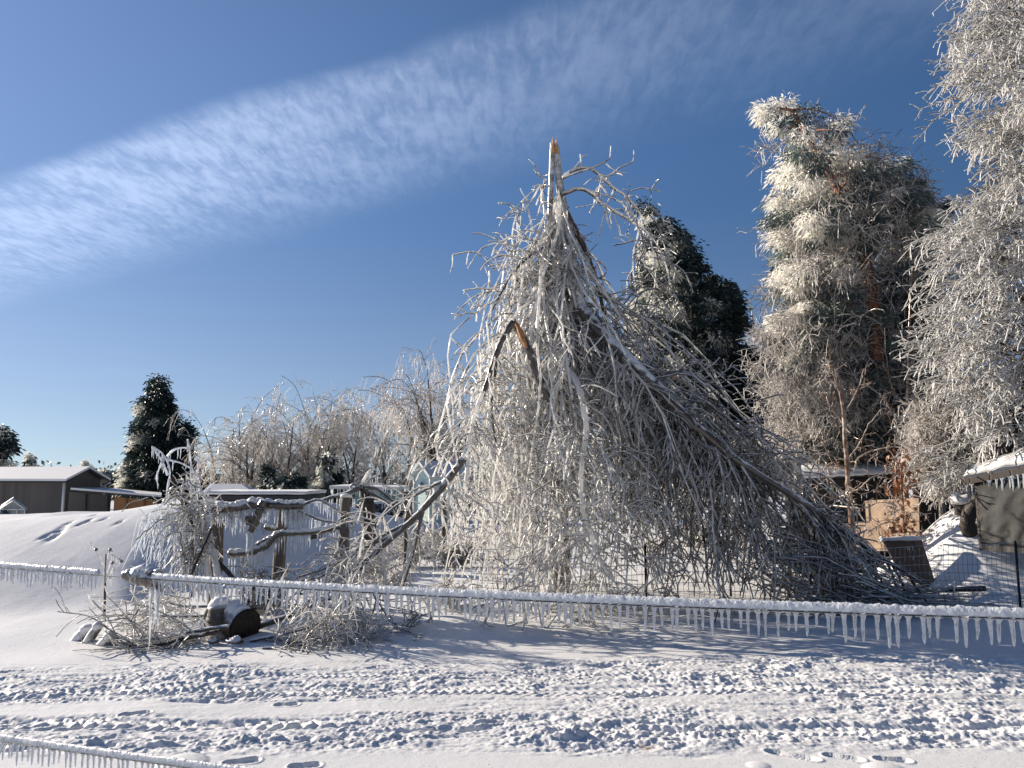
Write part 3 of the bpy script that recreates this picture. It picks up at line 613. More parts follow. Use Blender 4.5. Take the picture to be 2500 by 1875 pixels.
# the tall frosted pine on the right with red bark
def red_pine():
    poly = [(1850, 262), (1870, 255), (1885, 285), (1895, 252), (1925, 248), (1940, 270), (1965, 278), (1985, 262), (2000, 285), (2030, 278), (2065, 280), (2060, 310), (2040, 340), (2070, 365), (2100, 352), (2125, 355), (2120, 380), (2150, 380), (2180, 395), (2205, 392), (2205, 420), (2180, 440), (2235, 440), (2270, 470), (2305, 500), (2300, 540), (2275, 600), (2270, 760), (2300, 900), (2280, 1060), (2200, 1130), (1960, 1135), (1925, 1090), (1900, 1000), (1880, 900), (1885, 780), (1920, 735), (1910, 700), (1895, 640), (1900, 560), (1890, 480), (1895, 420), (1880, 370), (1890, 320), (1885, 300), (1860, 290)]
    rt = evergreen('red_bark_pine', 'tall pine with red trunks and frosted crown whose top leans left, right of the cedar', 'tree', poly, 15.5, 1.6, 430, 190, .25, .13, .016, 51,
        [(2195, 1330), (2185, 1130), (2150, 980), (2140, 880), (2128, 720), (2090, 560), (2010, 400), (1935, 270)], [PINEG, PINEF, GREENM, TWIGP], 
        lambda X, rng: np.where(rng.rand(len(X)) < np.clip(1.0-(X[:, 0]-1880)/260.-np.clip((X[:, 1]-620)/900., 0, .3), .12, 1), 1, np.where(rng.rand(len(X)) < .5, 2, 0)), gap=.25, trad=.2, barkm=BARKR, limbs=90, down=.45, dmax=110, front=1.3)
    rng = np.random.RandomState(52)
    p = L3([(2250, 1330), (2248, 1100), (2240, 900), (2225, 740), (2215, 640)], 15.9); obj('trunk', MB().tube(p, taper(p, .17, .07), 9, 0, 30, rough=.05), BARKR, rt)
    # bare iced twigs filling the shaded inside
    C, X = crown(poly, 15.5, 1.7, 1500, rng, 110, .0, shell=False)
    k = rng.rand(len(C)) < np.clip((X[:, 0]-1880)/200.+np.clip((X[:, 1]-500)/500., 0, .6), .05, 1); C = C[k]
    d = nrm(rng.normal(size=C.shape)*np.array([1, .8, .5])); s = np.linspace(0, 1, 7)[None, :, None]; P = C[:, None]+d[:, None]*s*.7; P[:, :, 2] -= (s[:, :, 0]**2)*.3; P += np.cumsum(rng.normal(0, .025, P.shape), 1)
    R = np.full((len(C), 7), .011)*np.linspace(1, .5, 7); S, q = grow(P, R, 9, .34, rng, 6, .7, .35, .05, 1, .8, .16); q = np.clip(q, .0075, .009)
    obj('twigs', MB().tubes(P, R, 4).tubes(S, q, 3), TWIGP, rt, kind='stuff')
red_pine()

# ------------------------------------------------------------------ iced deciduous crowns traced as volumes
def twig_crown(name, label, poly, Y, depth, n, trunk, trad, mt, seed, rnd=.35, ks=.6, front=0., dirn=(-.5, 0, -.25), L=.6, kids=8, kl=.25, r=.008, bark=None, gap=-.1, group=None, dmax=160, extra=None, cat='tree', ends=None, sub=3, subl=.12):
    rng = np.random.RandomState(seed); tp = L3(trunk, Y); g0 = G(tp[0][0], Y); tp[0][2] = g0-.1; root = thing(name, label, cat, (tp[0][0], Y, g0), group)
    TP, TR = smooth(tp, taper(tp, trad, trad*.3), 30); kf = 1-front/Y*np.clip((TP[:, 2:]-g0)/1.2, 0, 1)*np.clip((5.5-TP[:, 2:])/3, 0, 1); obj('trunk', MB().tube((TP-(0, 0, CAMZ))*kf+(0, 0, CAMZ), TR, 10, 0, 30, rough=.05), bark or TRUNK, root)
    C, X = crown(poly, Y, depth, n, rng, dmax, gap); ti = np.array([np.argmin(np.abs(TP[:, 2]-c[2]+.3)) for c in C]); A = TP[ti]
    k = rng.choice(n, min(70, n), False); s = np.linspace(0, 1, 8)[None, :, None]; LB = A[k][:, None]*(1-s)+C[k][:, None]*s
    LB[:, :, 2] += (.3*np.sin(np.linspace(0, np.pi, 8))[None]*np.linalg.norm(C[k]-A[k], axis=1)[:, None]*.5); LB += np.cumsum(rng.normal(0, .02, LB.shape), 1)
    obj('limbs', MB().tubes(LB, np.full((len(k), 1), trad*.22)*np.linspace(1, .3, 8), 6), bark or TRUNK, root, kind='stuff')
    out = nrm(C-A); d = nrm(out*.8+np.array(dirn)+rng.normal(0, rnd, C.shape)); s = np.linspace(0, 1, 8)[None, :, None]
    P = C[:, None]+d[:, None]*(s-.35)*(L*rng.uniform(.5, 1.4, n))[:, None, None]; P[:, :, 2] -= (s[:, :, 0]**2)*L*.35; P += np.cumsum(rng.normal(0, .018, P.shape), 1)
    R = np.full((n, 8), r*1.25)*np.linspace(1, .6, 8); S, q = grow(P, R, kids, kl, rng, 7, ks, .35, .05, 1, .9, .16, np.array(dirn)*.3); q = np.clip(q, r*.8, r*1.1)
    mb = MB().tubes(P, R, 4).tubes(S, q, 3)
    if sub: U, uq = grow(S, q, sub, subl, rng, 4, .7, .3, .1, 1, 1., .2); uq = np.clip(uq, r*.8, r); mb.tubes(U, uq, 3)
    obj('twigs', mb, mt, root, kind='stuff'); return root
rt = twig_crown('leaning_tree', 'huge frost-white tree with dark leaning trunk filling the right edge of the view', 
    [(2375, -90), (2385, 60), (2355, 110), (2380, 150), (2370, 190), (2420, 235), (2385, 320), (2450, 355), (2450, 430), (2410, 480), (2350, 540), (2325, 600), (2335, 660), (2312, 740), (2300, 830), (2325, 900), (2315, 970), (2340, 1040), (2330, 1110), (2310, 1150), (2350, 1190), (2420, 1160), (2480, 1120), (2640, 1110), (2700, 700), (2720, -90)],
    12.2, 1.7, 950, [(2395, 1330), (2420, 1150), (2455, 1060), (2490, 960), (2540, 800), (2570, 500), (2560, 150), (2540, -80)], .17, TWIG, 61, L=.8, kids=11, kl=.34, r=.0102, bark=BARKD, gap=.02, sub=1, subl=.16, rnd=.18, ks=.42, front=1.2, dirn=(-.7, -.1, -.12))
rng = np.random.RandomState(62); p = L3([(2420, 180), (2370, 225), (2330, 262), (2285, 290), (2245, 335)], 11.9); q1 = L3([(2350, 240), (2310, 245), (2242, 268)], 11.9)
a, b = smooth(p, [.02, .008], 14); c, d = smooth(q1, [.012, .007], 14); S, qq = grow(np.stack([a, c]), np.stack([b, d]), 22, .16, rng, 5, .6, .3, .2, 1, .8)
obj('limb', MB().tubes(a, b, 6).tubes(c, d, 6).tubes(S, np.clip(qq, .007, .011), 4), TWIG, rt)
twig_crown('sapling_thicket_tree', 'bare pinkish iced tree in front of the red-barked pine, above the black shed',
    [(1900, 780), (1960, 740), (2050, 800), (2120, 900), (2150, 1040), (2080, 1120), (1950, 1130), (1890, 1060), (1875, 950), (1885, 850)],
    14.6, 1.0, 260, [(1985, 1330), (1990, 1150), (2000, 1000), (2010, 850)], .05, TWIGP, 63, dirn=(-.2, 0, .1), L=.6, kids=8, kl=.25, r=.007, gap=0., sub=3)
twig_crown('drooping_hazel', 'grey bushy tree with fine drooping iced twigs between the oak sapling and the tarp shelter',
    [(2230, 980), (2300, 960), (2350, 1010), (2370, 1100), (2345, 1170), (2310, 1210), (2270, 1190), (2235, 1150), (2225, 1060)],
    12.6, .7, 240, [(2300, 1330), (2295, 1200), (2290, 1080)], .04, TWIGP, 64, dirn=(0, 0, -.3), L=.4, kids=8, kl=.2, r=.006, gap=-.3, sub=3, cat='shrub', dmax=60)
twig_crown('frosted_bush', 'whitish frosted bush behind the left end of the black shed',
    [(1900, 1100), (1940, 1080), (1990, 1090), (2030, 1110), (2040, 1150), (1960, 1200), (1905, 1200), (1890, 1150)],
    16.5, .7, 200, [(1950, 1340), (1950, 1150)], .04, TWIG, 65, dirn=(0, 0, -.1), L=.35, kids=8, kl=.18, r=.009, gap=-.4, sub=2, cat='shrub', dmax=50)
twig_crown('grey_background_tree', 'pale iced tree rising between the cedar and the red-barked pine',
    [(1830, 790), (1850, 820), (1870, 780), (1890, 850), (1900, 1000), (1880, 1130), (1830, 1130), (1820, 960)],
    24, .9, 200, [(1852, 1330), (1850, 1000), (1836, 760)], .07, TWIGP, 66, dirn=(0, 0, .2), L=.7, kids=7, kl=.3, r=.011, gap=-.1, sub=2, dmax=50)

# ------------------------------------------------------------------ arching bare trees beyond the yard
def arch_tree(name, label, x, Y, h, seed, lean=0., spread=1., group='bare iced trees along the back', dens=1., r=.012, mt=TWIGP):
    rng = np.random.RandomState(seed); c = at(x, Y); root = thing(name, label, 'tree', c, group); stems = []
    for i in range(rng.randint(1, 4) if seed % 3 else 2):
        a = rng.uniform(-.35, .35)+lean; hh = h*rng.uniform(.78, 1.); t = np.linspace(0, 1, 9)
        cu = rng.choice([-1, 1])*rng.uniform(.0, .5)
        x_ = a*t*hh*.45+cu*t**3.2*hh*.3; z_ = hh*(t-.12*abs(cu)*t**5); y_ = rng.uniform(-.2, .2)*t*hh*.4
        P, R = smooth(c+np.stack([x_, y_, z_-.1*(t == 0)], 1), taper(t, .016*h+.03, .02), 14); stems.append((P, R))
    mb = MB()
    for P, R in stems: mb.tubes(P+np.random.RandomState(1).normal(0, .01, P.shape), R, 6)
    obj('trunk', mb, BARKD, root)
    SP = np.stack([a for a, b in stems]); SR = np.stack([b for a, b in stems])
    # arching boughs: up and out, then bent over by ice
    n = int(11*dens); B, Rb = grow(SP, SR, n, h*.36*spread, rng, 11, .62, .17/h*5, .3, 1, .45, .07, (0, 0, .75), .4); Rb = np.clip(Rb, r*.9, r*2.2)
    obj('boughs', MB().tubes(B, Rb, 5), BARKI, root, kind='stuff')
    S, q = grow(B, Rb, int(9*dens), h*.16, rng, 7, .55, .5, .15, 1, .6, .1, (0, 0, -.25), .5); q = np.clip(q, r*.6, r*.8)
    U, uq = grow(S, q, 4, h*.085, rng, 5, .5, .4, .1, 1, 1, .12, (0, 0, -.3)); uq = np.clip(uq, r*.5, r*.6)
    obj('twigs', MB().tubes(S, q, 3).tubes(U, uq, 3), mt, root, kind='stuff')
BT = [(545, 42, 1040, 1, 'thin bare tree with one tall straight stem, leftmost of the row behind the blue roof'),
      (592, 40, 1012, 2, 'bare iced tree bending left, second from the left in the row behind the blue roof'),
      (632, 38, 1022, 3, 'bushy low-branched iced tree above the right end of the blue roof'),
      (668, 41, 1000, 4, 'tall arching iced tree above the narrow upright conifer'),
      (700, 39, 985, 5, 'tallest arching tree above the round evergreen bush'),
      (738, 42, 1002, 6, 'slender forked iced tree just right of the round evergreen bush'),
      (772, 40, 985, 7, 'twin-stemmed iced tree just left of the shaggy evergreen shrub'),
      (812, 44, 1025, 8, 'lower iced tree right behind the shaggy evergreen shrub'),
      (858, 40, 995, 9, 'iced tree with fountain-like crown right of the shaggy evergreen shrub'),
      (900, 43, 990, 10, 'pale arching tree above the teal cabin'),
      (945, 39, 1000, 11, 'dark-stemmed iced tree right of the teal cabin'),
      (992, 36, 975, 12, 'iced tree standing directly behind the mint shed'),
      (1040, 34, 925, 13, 'high iced tree above the mint shed, beside the broken birch'),
      (1082, 33, 900, 14, 'highest pale tree touching the left outline of the broken birch'),
      (1130, 35, 950, 15, 'iced tree seen through the left twigs of the broken birch')]
for x, Y, yt, sd_, lab in BT:
    c = at(x, Y); h = W(x, yt, Y)[2]-c[2]
    arch_tree('bare_tree', lab, x, Y, h, 100+sd_, dens=.95 if sd_ != 1 else .5, r=.016)
for x, Y, yt, lab in ((1700, 40, 1100, 'bare tree glimpsed behind the fallen right limb'), (1842, 30, 760, 'thin-topped bare tree in the gap between cedar and red-barked pine'), (1855, 34, 830, 'short bent bare tree in the gap right of the cedar')):
    c = at(x, Y); arch_tree('bare_tree', lab, x, Y, W(x, yt, Y)[2]-c[2], 130+int(x), r=.012, group=None, dens=.6)
# undergrowth at their feet, one uncountable mass
rng = np.random.RandomState(70); n = 1000; xs = rng.uniform(455, 1160, n); Ys = rng.uniform(35, 46, n); c = np.stack([(xs-1250)/F*Ys, Ys, H((xs-1250)/F*Ys, Ys)], 1)
d = nrm(np.stack([rng.normal(0, .6, n), rng.normal(0, .3, n), rng.uniform(.6, 1.3, n)], 1)); s = np.linspace(0, 1, 7)[None, :, None]
hh = rng.uniform(.6, 2.0, n)*(.6+.7*sst(500, 800, xs)); P = c[:, None]+d[:, None]*s*hh[:, None, None]; P[:, :, 2] -= (s[:, :, 0]**3)*hh[:, None]*.35; R = np.full((n, 7), .02)*np.linspace(1, .5, 7)
S, q = grow(P, R, 7, .6, rng, 5, .6, .4, .1, 1, .6, .15, (0, 0, 0), .5, -5); U, uq = grow(S, q, 3, .3, rng, 4, .6, .3, .1, 1, .8, .15, (0, 0, 0), .5, -5)
obj('icy_undergrowth', MB().tubes(P, R, 3).tubes(S, np.clip(q, .009, .012), 3).tubes(U, np.clip(uq, .008, .01), 3), TWIGP, kind='stuff', label='grey iced undergrowth below the row of bare trees')
rng = np.random.RandomState(71); n = 900; xs = rng.uniform(-90, 90, n); ys = rng.uniform(110, 150, n); hh = rng.uniform(2, 5, n)
p = np.stack([xs, ys, H(xs, ys)+hh*.5], 1); idx = np.repeat(np.arange(n), 20); o = rng.normal(size=(len(idx), 3))*np.array([.8, .8, 1.2])
obj('far_woods', MB().blades(p[idx]+o, nrm(rng.normal(size=o.shape)), np.full(len(idx), .9), np.full(len(idx), .25), rng), GREENM, kind='stuff', label='far-off frosted woods on the horizon', smoothf=False)

# ------------------------------------------------------------------ buildings at the back
WALLG = planks('grey_board_wall', (.05, .047, .045), (.13, .12, .11), 0, .3); WALLO = planks('orange_timber', (.35, .17, .07), (.5, .27, .12), 2, .2)
ROOFE = plain('dark_fascia', (.03, .032, .038), .6); WHITE = plain('white_paint', (.75, .77, .76), .5, .05); MINT = planks('mint_siding', (.60, .76, .74), (.66, .81, .79), 2, .13)
GLASSD = plain('dark_glass', (.03, .04, .05), .1, .1, 3, 0, .8); TEAL = plain('teal_wall', (.12, .24, .26), .6, .1); BLACK = plain('black_sheet', (.006, .006, .008), .5, .3, 3)
PLY = plain('plywood', (.28, .20, .14), .65, .3, 4); TARP = plain('grey_tarp', (.045, .045, .042), .7, .5, 2.5, 1.); BROWNP = planks('brown_planks', (.10, .065, .045), (.27, .17, .11), 0, .14)
GREYW = planks('dark_board_fence', (.035, .03, .027), (.085, .07, .06), 0, .14); CARP = plain('dark_car_paint', (.03, .035, .045), .25, .1, 3, 0, .7); RUB = plain('rubber', (.02, .02, .02), .8)
PANEL = leafm('milky_panel', (.34, .38, .39), .3, .1)
def up(p, d): return np.array(p, float)+np.array((0, 0, d))
def barn():
    A = W(158, 1174, 43); B = W(246, 1176, 46); C = W(-330, 1178, 49); zb = -1.9; D = C+B-A; ez = A[2]; pk = W(203, 1148, 44.5)[2]
    for q in (B, C, D): q[2] = ez
    root = thing('barn', 'long grey barn with snowy roof, left behind the snow drift', 'barn', (A[0], A[1], zb))
    M1 = (A+B)/2; M2 = (C+D)/2; M1[2] = pk-.05; M2[2] = pk-.05
    lo = lambda q: np.array((q[0], q[1], zb))
    n = nrm(np.cross(C-A, (0, 0, 1)))*.12; n = n if n[1] > 0 else -n
    obj('long_wall', MB().slab([lo(A), lo(C), C, A], n), WALLG, root, smoothf=False)
    nb = nrm(np.cross(B-A, (0, 0, 1)))*.12; nb = nb if nb[0] < 0 else -nb
    obj('gable_wall', MB().slab([lo(A)-nb*.1, lo(B), B, M1, A-nb*.1], nb), WALLG, root, smoothf=False)
    e = nrm(A-C)*.45; sl = nrm(A-M1); sr = nrm(B-M1)
    a0, a1 = M1+e+(0, 0, .05), M2-e+(0, 0, .05); b0, b1 = A+sl*.4+e+(0, 0, .03), C+sl*.4-e+(0, 0, .03); c0, c1 = B+sr*.4+e+(0, 0, .03), D+sr*.4-e+(0, 0, .03)
    mr = MB().slab([a0, a1, b1, b0], (0, 0, .10)).slab([a0, a1, c1, c0], (0, 0, .10)); rf = obj('roof', mr, ROOFE, root, smoothf=False)
    obj('roof_snow', MB().slab([up(a0, .105), up(a1, .105), up(b1, .105), up(b0, .105)], (0, 0, .12)).slab([up(a0, .105), up(a1, .105), up(c1, .105), up(c0, .105)], (0, 0, .12)), SNOWP, rf, smoothf=False)
    obj('corner_board', MB().box((A[0]+.02, A[1]-.05, (zb+ez)/2), (.12, .1, ez-zb)), WHITE, root)
    obj('gutter', MB().tube([c0+(0, 0, .0), B+(.15, -.1, -.35)], .04, 6), WHITE, root)
    # lean-to
    lt = thing('lean_to_shed', 'low lean-to with blue-shaded snowy roof and orange timber wall, right of the barn gable', 'shed', (W(270, 1220, 43)[0], 43, zb))
    n0, n1 = W(172, 1199, 42.6), W(394, 1217, 42.6); f0, f1 = W(250, 1197, 46), W(394, 1210, 47)
    r2 = obj('roof', MB().slab([n0, n1, f1, f0], (0, 0, .08)), ROOFE, lt, smoothf=False)
    obj('roof_snow', MB().slab([up(n0, .085), up(n1, .085), up(f1, .085), up(f0, .085)], (0, 0, .10)), SNOWP, r2, smoothf=False)
    x0, x1, x2 = W(160, 1230, 43)[0]+.15, W(268, 1230, 43)[0], W(376, 1230, 43)[0]; zt = W(172, 1201, 42.8)[2]; zt2 = W(394, 1218, 42.8)[2]
    zi = lambda x: zt+(zt2-zt)*(x-x0)/(x2-x0)
    obj('wall', MB().slab([(x0, 43, zb), (x1, 43, zb), (x1, 43, zi(x1)), (x0, 43, zt)], (0, .1, 0)), WALLG, lt, smoothf=False)
    obj('timber_wall', MB().slab([(x1+.15, 43.15, zb), (x2, 43.15, zb), (x2, 43.15, zt2-.1), (x1+.15, 43.15, zi(x1)-.1)], (0, .1, 0)), WALLO, lt, smoothf=False)
    for px in (208, 262, 308, 352): obj('post', MB().box((W(px, 1230, 42.9)[0], 42.93, (zb+zi(W(px, 1230, 42.9)[0]))/2-.02), (.09, .09, zi(W(px, 1230, 42.9)[0])-zb-.08)), WALLG if px < 280 else WOODO, lt)
barn()
def greenhouse():
    Y = 27; p = lambda x, y, dy=0: W(x, y, Y+dy); zb = -.9; c = p(20, 1260)
    root = thing('greenhouse', 'small pale greenhouse with peaked roof at the far left, in front of the barn', 'greenhouse', (c[0], Y, zb))
    l, r_, t = p(2, 1243), p(62, 1243), p(34, 1222); l2, r2, t2 = l+(-1.3, 2, 0), r_+(-1.3, 2, 0), t+(-1.3, 2, 0)
    lo = lambda q: np.array((q[0], q[1], zb))
    obj('gable_wall', MB().slab([lo(l), lo(r_), r_, t, l], (-.02, .04, 0)), PANEL, root, smoothf=False)
    obj('side_wall', MB().slab([lo(r_), lo(r2), r2, r_], (-.04, -.02, 0)).slab([lo(l), lo(l2), l2, l], (.04, 0, 0)), PANEL, root, smoothf=False)
    rr = obj('roof', MB().slab([t, t2, r2+(.08, 0, -.03), r_+(.08, -.02, -.03)], (0, 0, .03)).slab([t, t2, l2+(-.08, 0, -.03), l+(-.08, 0, -.03)], (0, 0, .03)), PANEL, root, smoothf=False)
    obj('roof_snow', MB().slab([up(t, .035), up(t2, .035), up(l2, .03), up(l, .03)], (0, 0, .04)), SNOWP, rr)
    f = MB()
    for a, b in ((l, t), (t, r_), (lo(l), l), (lo(r_), r_), (l, r_), (lo(l)+(.27, -.02, 0), l+(.27, -.02, 0)), (lo(l)+(.6, -.02, 0), l+(.6, -.02, 0))): f.tube([a+np.array((0, -.03, 0)), b+np.array((0, -.03, 0))], .022, 4)
    obj('frame', f, WHITE, root)
    obj('vent_fan', MB().tube([p(14, 1255)+(0, -.05, 0), p(14, 1255)+(0, -.12, 0)], .14, 14), GLASSD, root)
greenhouse()
def blue_house():
    Y = 30; a, b, c, d = W(513, 1181, Y+1.3), W(589, 1181, Y+1.3), W(634, 1214, Y), W(480, 1214, Y); zb = -1.2
    root = thing('far_house', 'distant low house with smooth blue-shaded hipped snow roof', 'house', ((c[0]+d[0])/2, Y, zb))
    c2, d2 = c+(-.2, 2.8, 0), d+(.2, 2.8, 0)
    rf = obj('roof', MB().add([a, b, c, d, c2, d2], [(3, 2, 1, 0), (2, 4, 1, 1), (5, 3, 0, 0), (4, 5, 0, 1)]), SNOWP, root, smoothf=False)
    obj('wall', MB().box(((c[0]+d[0])/2, Y+1.5, (zb+c[2])/2-.05), (c[0]-d[0]-.4, 2.5, c[2]-zb)), WALLG, root, smoothf=False)
blue_house()
def flat_shed():
    Y = 21; a, b = W(470, 1217, Y), W(742, 1217, Y); zt = a[2]; zb = -.6; cx = (a[0]+b[0])/2; L_ = b[0]-a[0]
    root = thing('flat_roofed_shed', 'long low dark shed under a flat crust of snow, behind the log rail', 'shed', (cx, Y, zb))
    obj('wall', MB().box((cx-.03, Y+1.1, (zt+zb)/2), (L_-.25, 2.1, zt-zb)), BLACK, root, smoothf=False)
    rf = obj('roof', MB().box((cx, Y+1.1, zt+.02), (L_, 2.4, .12)), ROOFE, root, smoothf=False)
    xs = np.linspace(a[0]-.03, b[0]+.05, 60); P = np.stack([xs, np.full(60, Y-.08), zt+.11+.015*pn(xs*2, xs*0, 5)], 1)
    g = MB(); V = np.stack([P, P+(0, 0, .06), P+(0, .4, .09), P+(0, 2.4, .09), P+(0, 2.4, 0)], 1).reshape(-1, 3); f = [(i*5+j, i*5+(j+1) % 5, i*5+5+(j+1) % 5, i*5+5+j) for i in range(59) for j in range(5)]
    obj('roof_snow', g.add(V, f).slab(V[-5:], (.001, 0, 0)), SNOWP, rf)
flat_shed()
def mint_shed():
    Y = 27; zb = -.2; N_ = W(1051, 1160, Y); Lf = W(1012, 1165, Y+.6); ang = N_-Lf; ax = np.array((1.0, 1.6, 0)); ax = nrm(ax)
    gw = np.array((N_[0]-Lf[0]+.0, -.55, 0)); ez = N_[2]; A = np.array((N_[0], Y, ez)); B = A-np.array((.62, -.55, 0)); pk = (A+B)/2; pk[2] = W(1023, 1132, Y)[2]
    root = thing('mint_shed', 'small mint-green shed with snowy gable roof and white trim, left of the broken birch', 'shed', (A[0], Y, zb))
    lo = lambda q: np.array((q[0], q[1], zb)); E = ax*2.2; top_ = np.array(pk)-(0, 0, .04)
    obj('gable_wall', MB().slab([lo(A), lo(B), B, top_, A], ax*.06), MINT, root, smoothf=False)
    obj('side_wall', MB().slab([lo(A)+ax*.065, lo(A)+E, A+E, A+ax*.065], np.array((-.05, .02, 0))), MINT, root, smoothf=False)
    o = -ax*.22; sa = nrm(A-pk)*.2; sb = nrm(B-pk)*.25
    rf = obj('roof', MB().slab([pk+o, pk+E, A+sa+E, A+sa+o], (0, 0, .05)).slab([pk+o, pk+E, B+sb+E, B+sb+o], (0, 0, .05)), WHITE, root, smoothf=False)
    obj('roof_snow', MB().slab([up(pk+o, .055), up(pk+E, .055), up(A+sa+E, .055), up(A+sa+o, .055)], (0, 0, .06)).slab([up(pk+o, .055), up(pk+E, .055), up(B+sb+E, .055), up(B+sb+o, .055)], (0, 0, .06)), SNOWP, rf, smoothf=False)
    wc = (lo(A)*.52+lo(B)*.48); wc[2] = ez-.42; nrm_ = -ax*.05
    obj('window', MB().slab([wc+nrm_+q for q in (np.array((-.05, .04, -.17)), np.array((.05, -.04, -.17)), np.array((.05, -.04, .14)), np.array((0, 0, .2)), np.array((-.05, .04, .14)))], nrm_*.3), GLASSD, root, smoothf=False)
    obj('trim', MB().tube([lo(A)+nrm_*.5, A+nrm_*.5], .03, 4).tube([lo(B)+nrm_*.5, B+nrm_*.5], .03, 4), WHITE, root)
mint_shed()
def teal_cabin():
    Y = 25; l, r_ = W(868, 1200, Y), W(958, 1200, Y); zb = -.1; zt = l[2]; cx = (l[0]+r_[0])/2
    root = thing('teal_cabin', 'small teal cabin with icicled flat porch roof, seen behind the rail fence', 'cabin', (cx, Y, zb))
    obj('wall', MB().box((cx, Y+.9, (zt+zb)/2), (r_[0]-l[0], 1.8, zt-zb)), TEAL, root, smoothf=False)
    a, b = W(804, 1193, Y-.3), W(972, 1196, Y-.3); rf = obj('porch_roof', MB().slab([a, b, b+(0, 2.4, .02), a+(0, 2.4, .02)], (0, 0, .04)), WHITE, root, smoothf=False)
    obj('roof_snow', MB().slab([up(a, .045), up(b, .045), up(b+(0, 2.4, .02), .045), up(a+(0, 2.4, .02), .045)], (0, 0, .05)), SNOWP, rf, smoothf=False)
    wv = W(921, 1225, Y-.02); fr_ = obj('window', MB().box((wv[0], Y-.03, wv[2]), (.24, .05, .32)), BLACK, root, smoothf=False); obj('pane', MB().box((wv[0], Y-.06, wv[2]+.01), (.18, .02, .24)), PANEL, fr_)
    for px in (812, 968): obj('post', MB().tube([(W(px, 1200, Y-.2)[0], Y-.2, zb), (W(px, 1200, Y-.2)[0], Y-.2, W(px, 1194, Y-.2)[2])], .03, 6), WHITE, root)
    rng = np.random.RandomState(3); B = along(np.array([a, b]), 34, rng); Q, q = icicle_set(B, rng.uniform(.1, .28, 34), np.full(34, .014), rng, 4)
    for i in range(34): obj('icicle', MB().tubes(Q[i], q[i], 4), ICEW, rf)
teal_cabin()
def car(px, Y, name, label, rz=0., mt=None):
    c = at(px, Y); c[2] = -.05; root = thing(name, label, 'car', c); s_ = .62
    prof = [(-2.1, .35), (-2.1, .75), (-1.9, .85), (-1.2, .92), (-.7, 1.38), (.9, 1.42), (1.6, 1.0), (2.05, .92), (2.1, .35)]
    def T_(p): x, y, z = np.array(p)*s_; return (c[0]+x*math.cos(rz)-y*math.sin(rz), c[1]+x*math.sin(rz)+y*math.cos(rz), c[2]+z)
    side = [np.array(T_((x, -.85 if z < 1 else -.7, z))) for x, z in prof]; oth = [np.array(T_((x, .85 if z < 1 else .7, z))) for x, z in prof]
    n = len(prof); f = [(i, (i+1) % n, n+(i+1) % n, n+i) for i in range(n)]
    for o in (0, n): f += [(o+8, o, o+1, o+2), (o+8, o+2, o+3, o+7), (o+7, o+3, o+6, o+6), (o+3, o+4, o+5, o+6)]
    obj('body', MB().add(side+oth, f), mt or CARP, root, smoothf=False)
    for sy in (-1, 1):
        obj('window', MB().slab([T_(q) for q in ((-1.0, sy*.84, .95), (-.62, sy*.735, 1.33), (.1, sy*.735, 1.35), (.1, sy*.84, .95))], T_((0, sy*.02, 0))-c), GLASSD, root)
        obj('window', MB().slab([T_(q) for q in ((.18, sy*.84, .95), (.18, sy*.735, 1.35), (.85, sy*.735, 1.36), (1.4, sy*.84, .98))], T_((0, sy*.02, 0))-c), GLASSD, root)
        obj('mirror', MB().tube([T_((-.85, sy*.85, 1.0)), T_((-.85, sy*.95, 1.03)), T_((-.85, sy*1.08, 1.05))], [.03, .08, .06], 8), CARP, root)
        for x in (-1.3, 1.35):
            wl = obj('wheel', MB().tube([T_((x, sy*.68, .33)), T_((x, sy*.87, .33))], .33*s_, 18, n=3), RUB, root); obj('rim', MB().tube([T_((x, sy*.86, .33)), T_((x, sy*.885, .33))], .2*s_, 14, n=3), WHITE, wl)
    obj('roof_snow', MB().slab([T_(q) for q in ((-.7, -.68, 1.4), (.9, -.68, 1.44), (.9, .68, 1.44), (-.7, .68, 1.4))], (0, 0, .06)), SNOWP, root)
car(925, 22.5, 'parked_car', 'dark parked car in front of the teal cabin, half hidden by frosted shrubs', .1)

# ------------------------------------------------------------------ right side: sheds, boards, shelter
def black_shed():
    Y = 13.6; a, b = W(1958, 1173, Y), W(2200, 1160, Y); a1, b1 = W(1955, 1143, Y+1.1), W(2200, 1128, Y+1.1); zb = G(a[0], Y)-.05
    root = thing('black_shed', 'black-walled lean-to shed with blue-shaded snowy roof on the right', 'shed', ((a[0]+b[0])/2, Y, zb))
    obj('wall', MB().slab([(a[0]+.03, Y+.05, zb), (b[0], Y+.05, zb), (b[0], Y+.05, b[2]-.02), (a[0]+.03, Y+.05, a[2]-.02)], (0, .9, 0)), BLACK, root, smoothf=False)
    rf = obj('roof', MB().slab([a, b, b1, a1], (0, 0, .03)), ROOFE, root, smoothf=False)
    n = 50; t = np.linspace(0, 1, n)[:, None]; p0 = a+(b-a)*t+np.array((0, -.03, .034)); p1 = a1+(b1-a1)*t+np.array((0, 0, .034)); p0[:, 2] += .012*pn(t[:, 0]*18, t[:, 0], 3)
    V = np.stack([p0, p0+(0, .01, .045), p1+(0, 0, .06), p1], 1).reshape(-1, 3); f = [(i*4+j, i*4+(j+1) % 4, i*4+4+(j+1) % 4, i*4+4+j) for i in range(n-1) for j in range(4)]
    obj('roof_snow', MB().add(V, f).slab(V[:4], (-.002, 0, 0)), SNOWP, rf)
    q = W(2185, 1185, Y); obj('vent', MB().box((q[0], Y+.02, q[2]), (.3, .05, .04)).box((q[0], Y+.02, q[2]-.07), (.3, .05, .03)), WIREM, root)
    obj('corner_trim', MB().tube([(a[0]+.01, Y, zb), (a[0]+.01, Y, a[2])], .018, 5), WALLG, root)
black_shed()
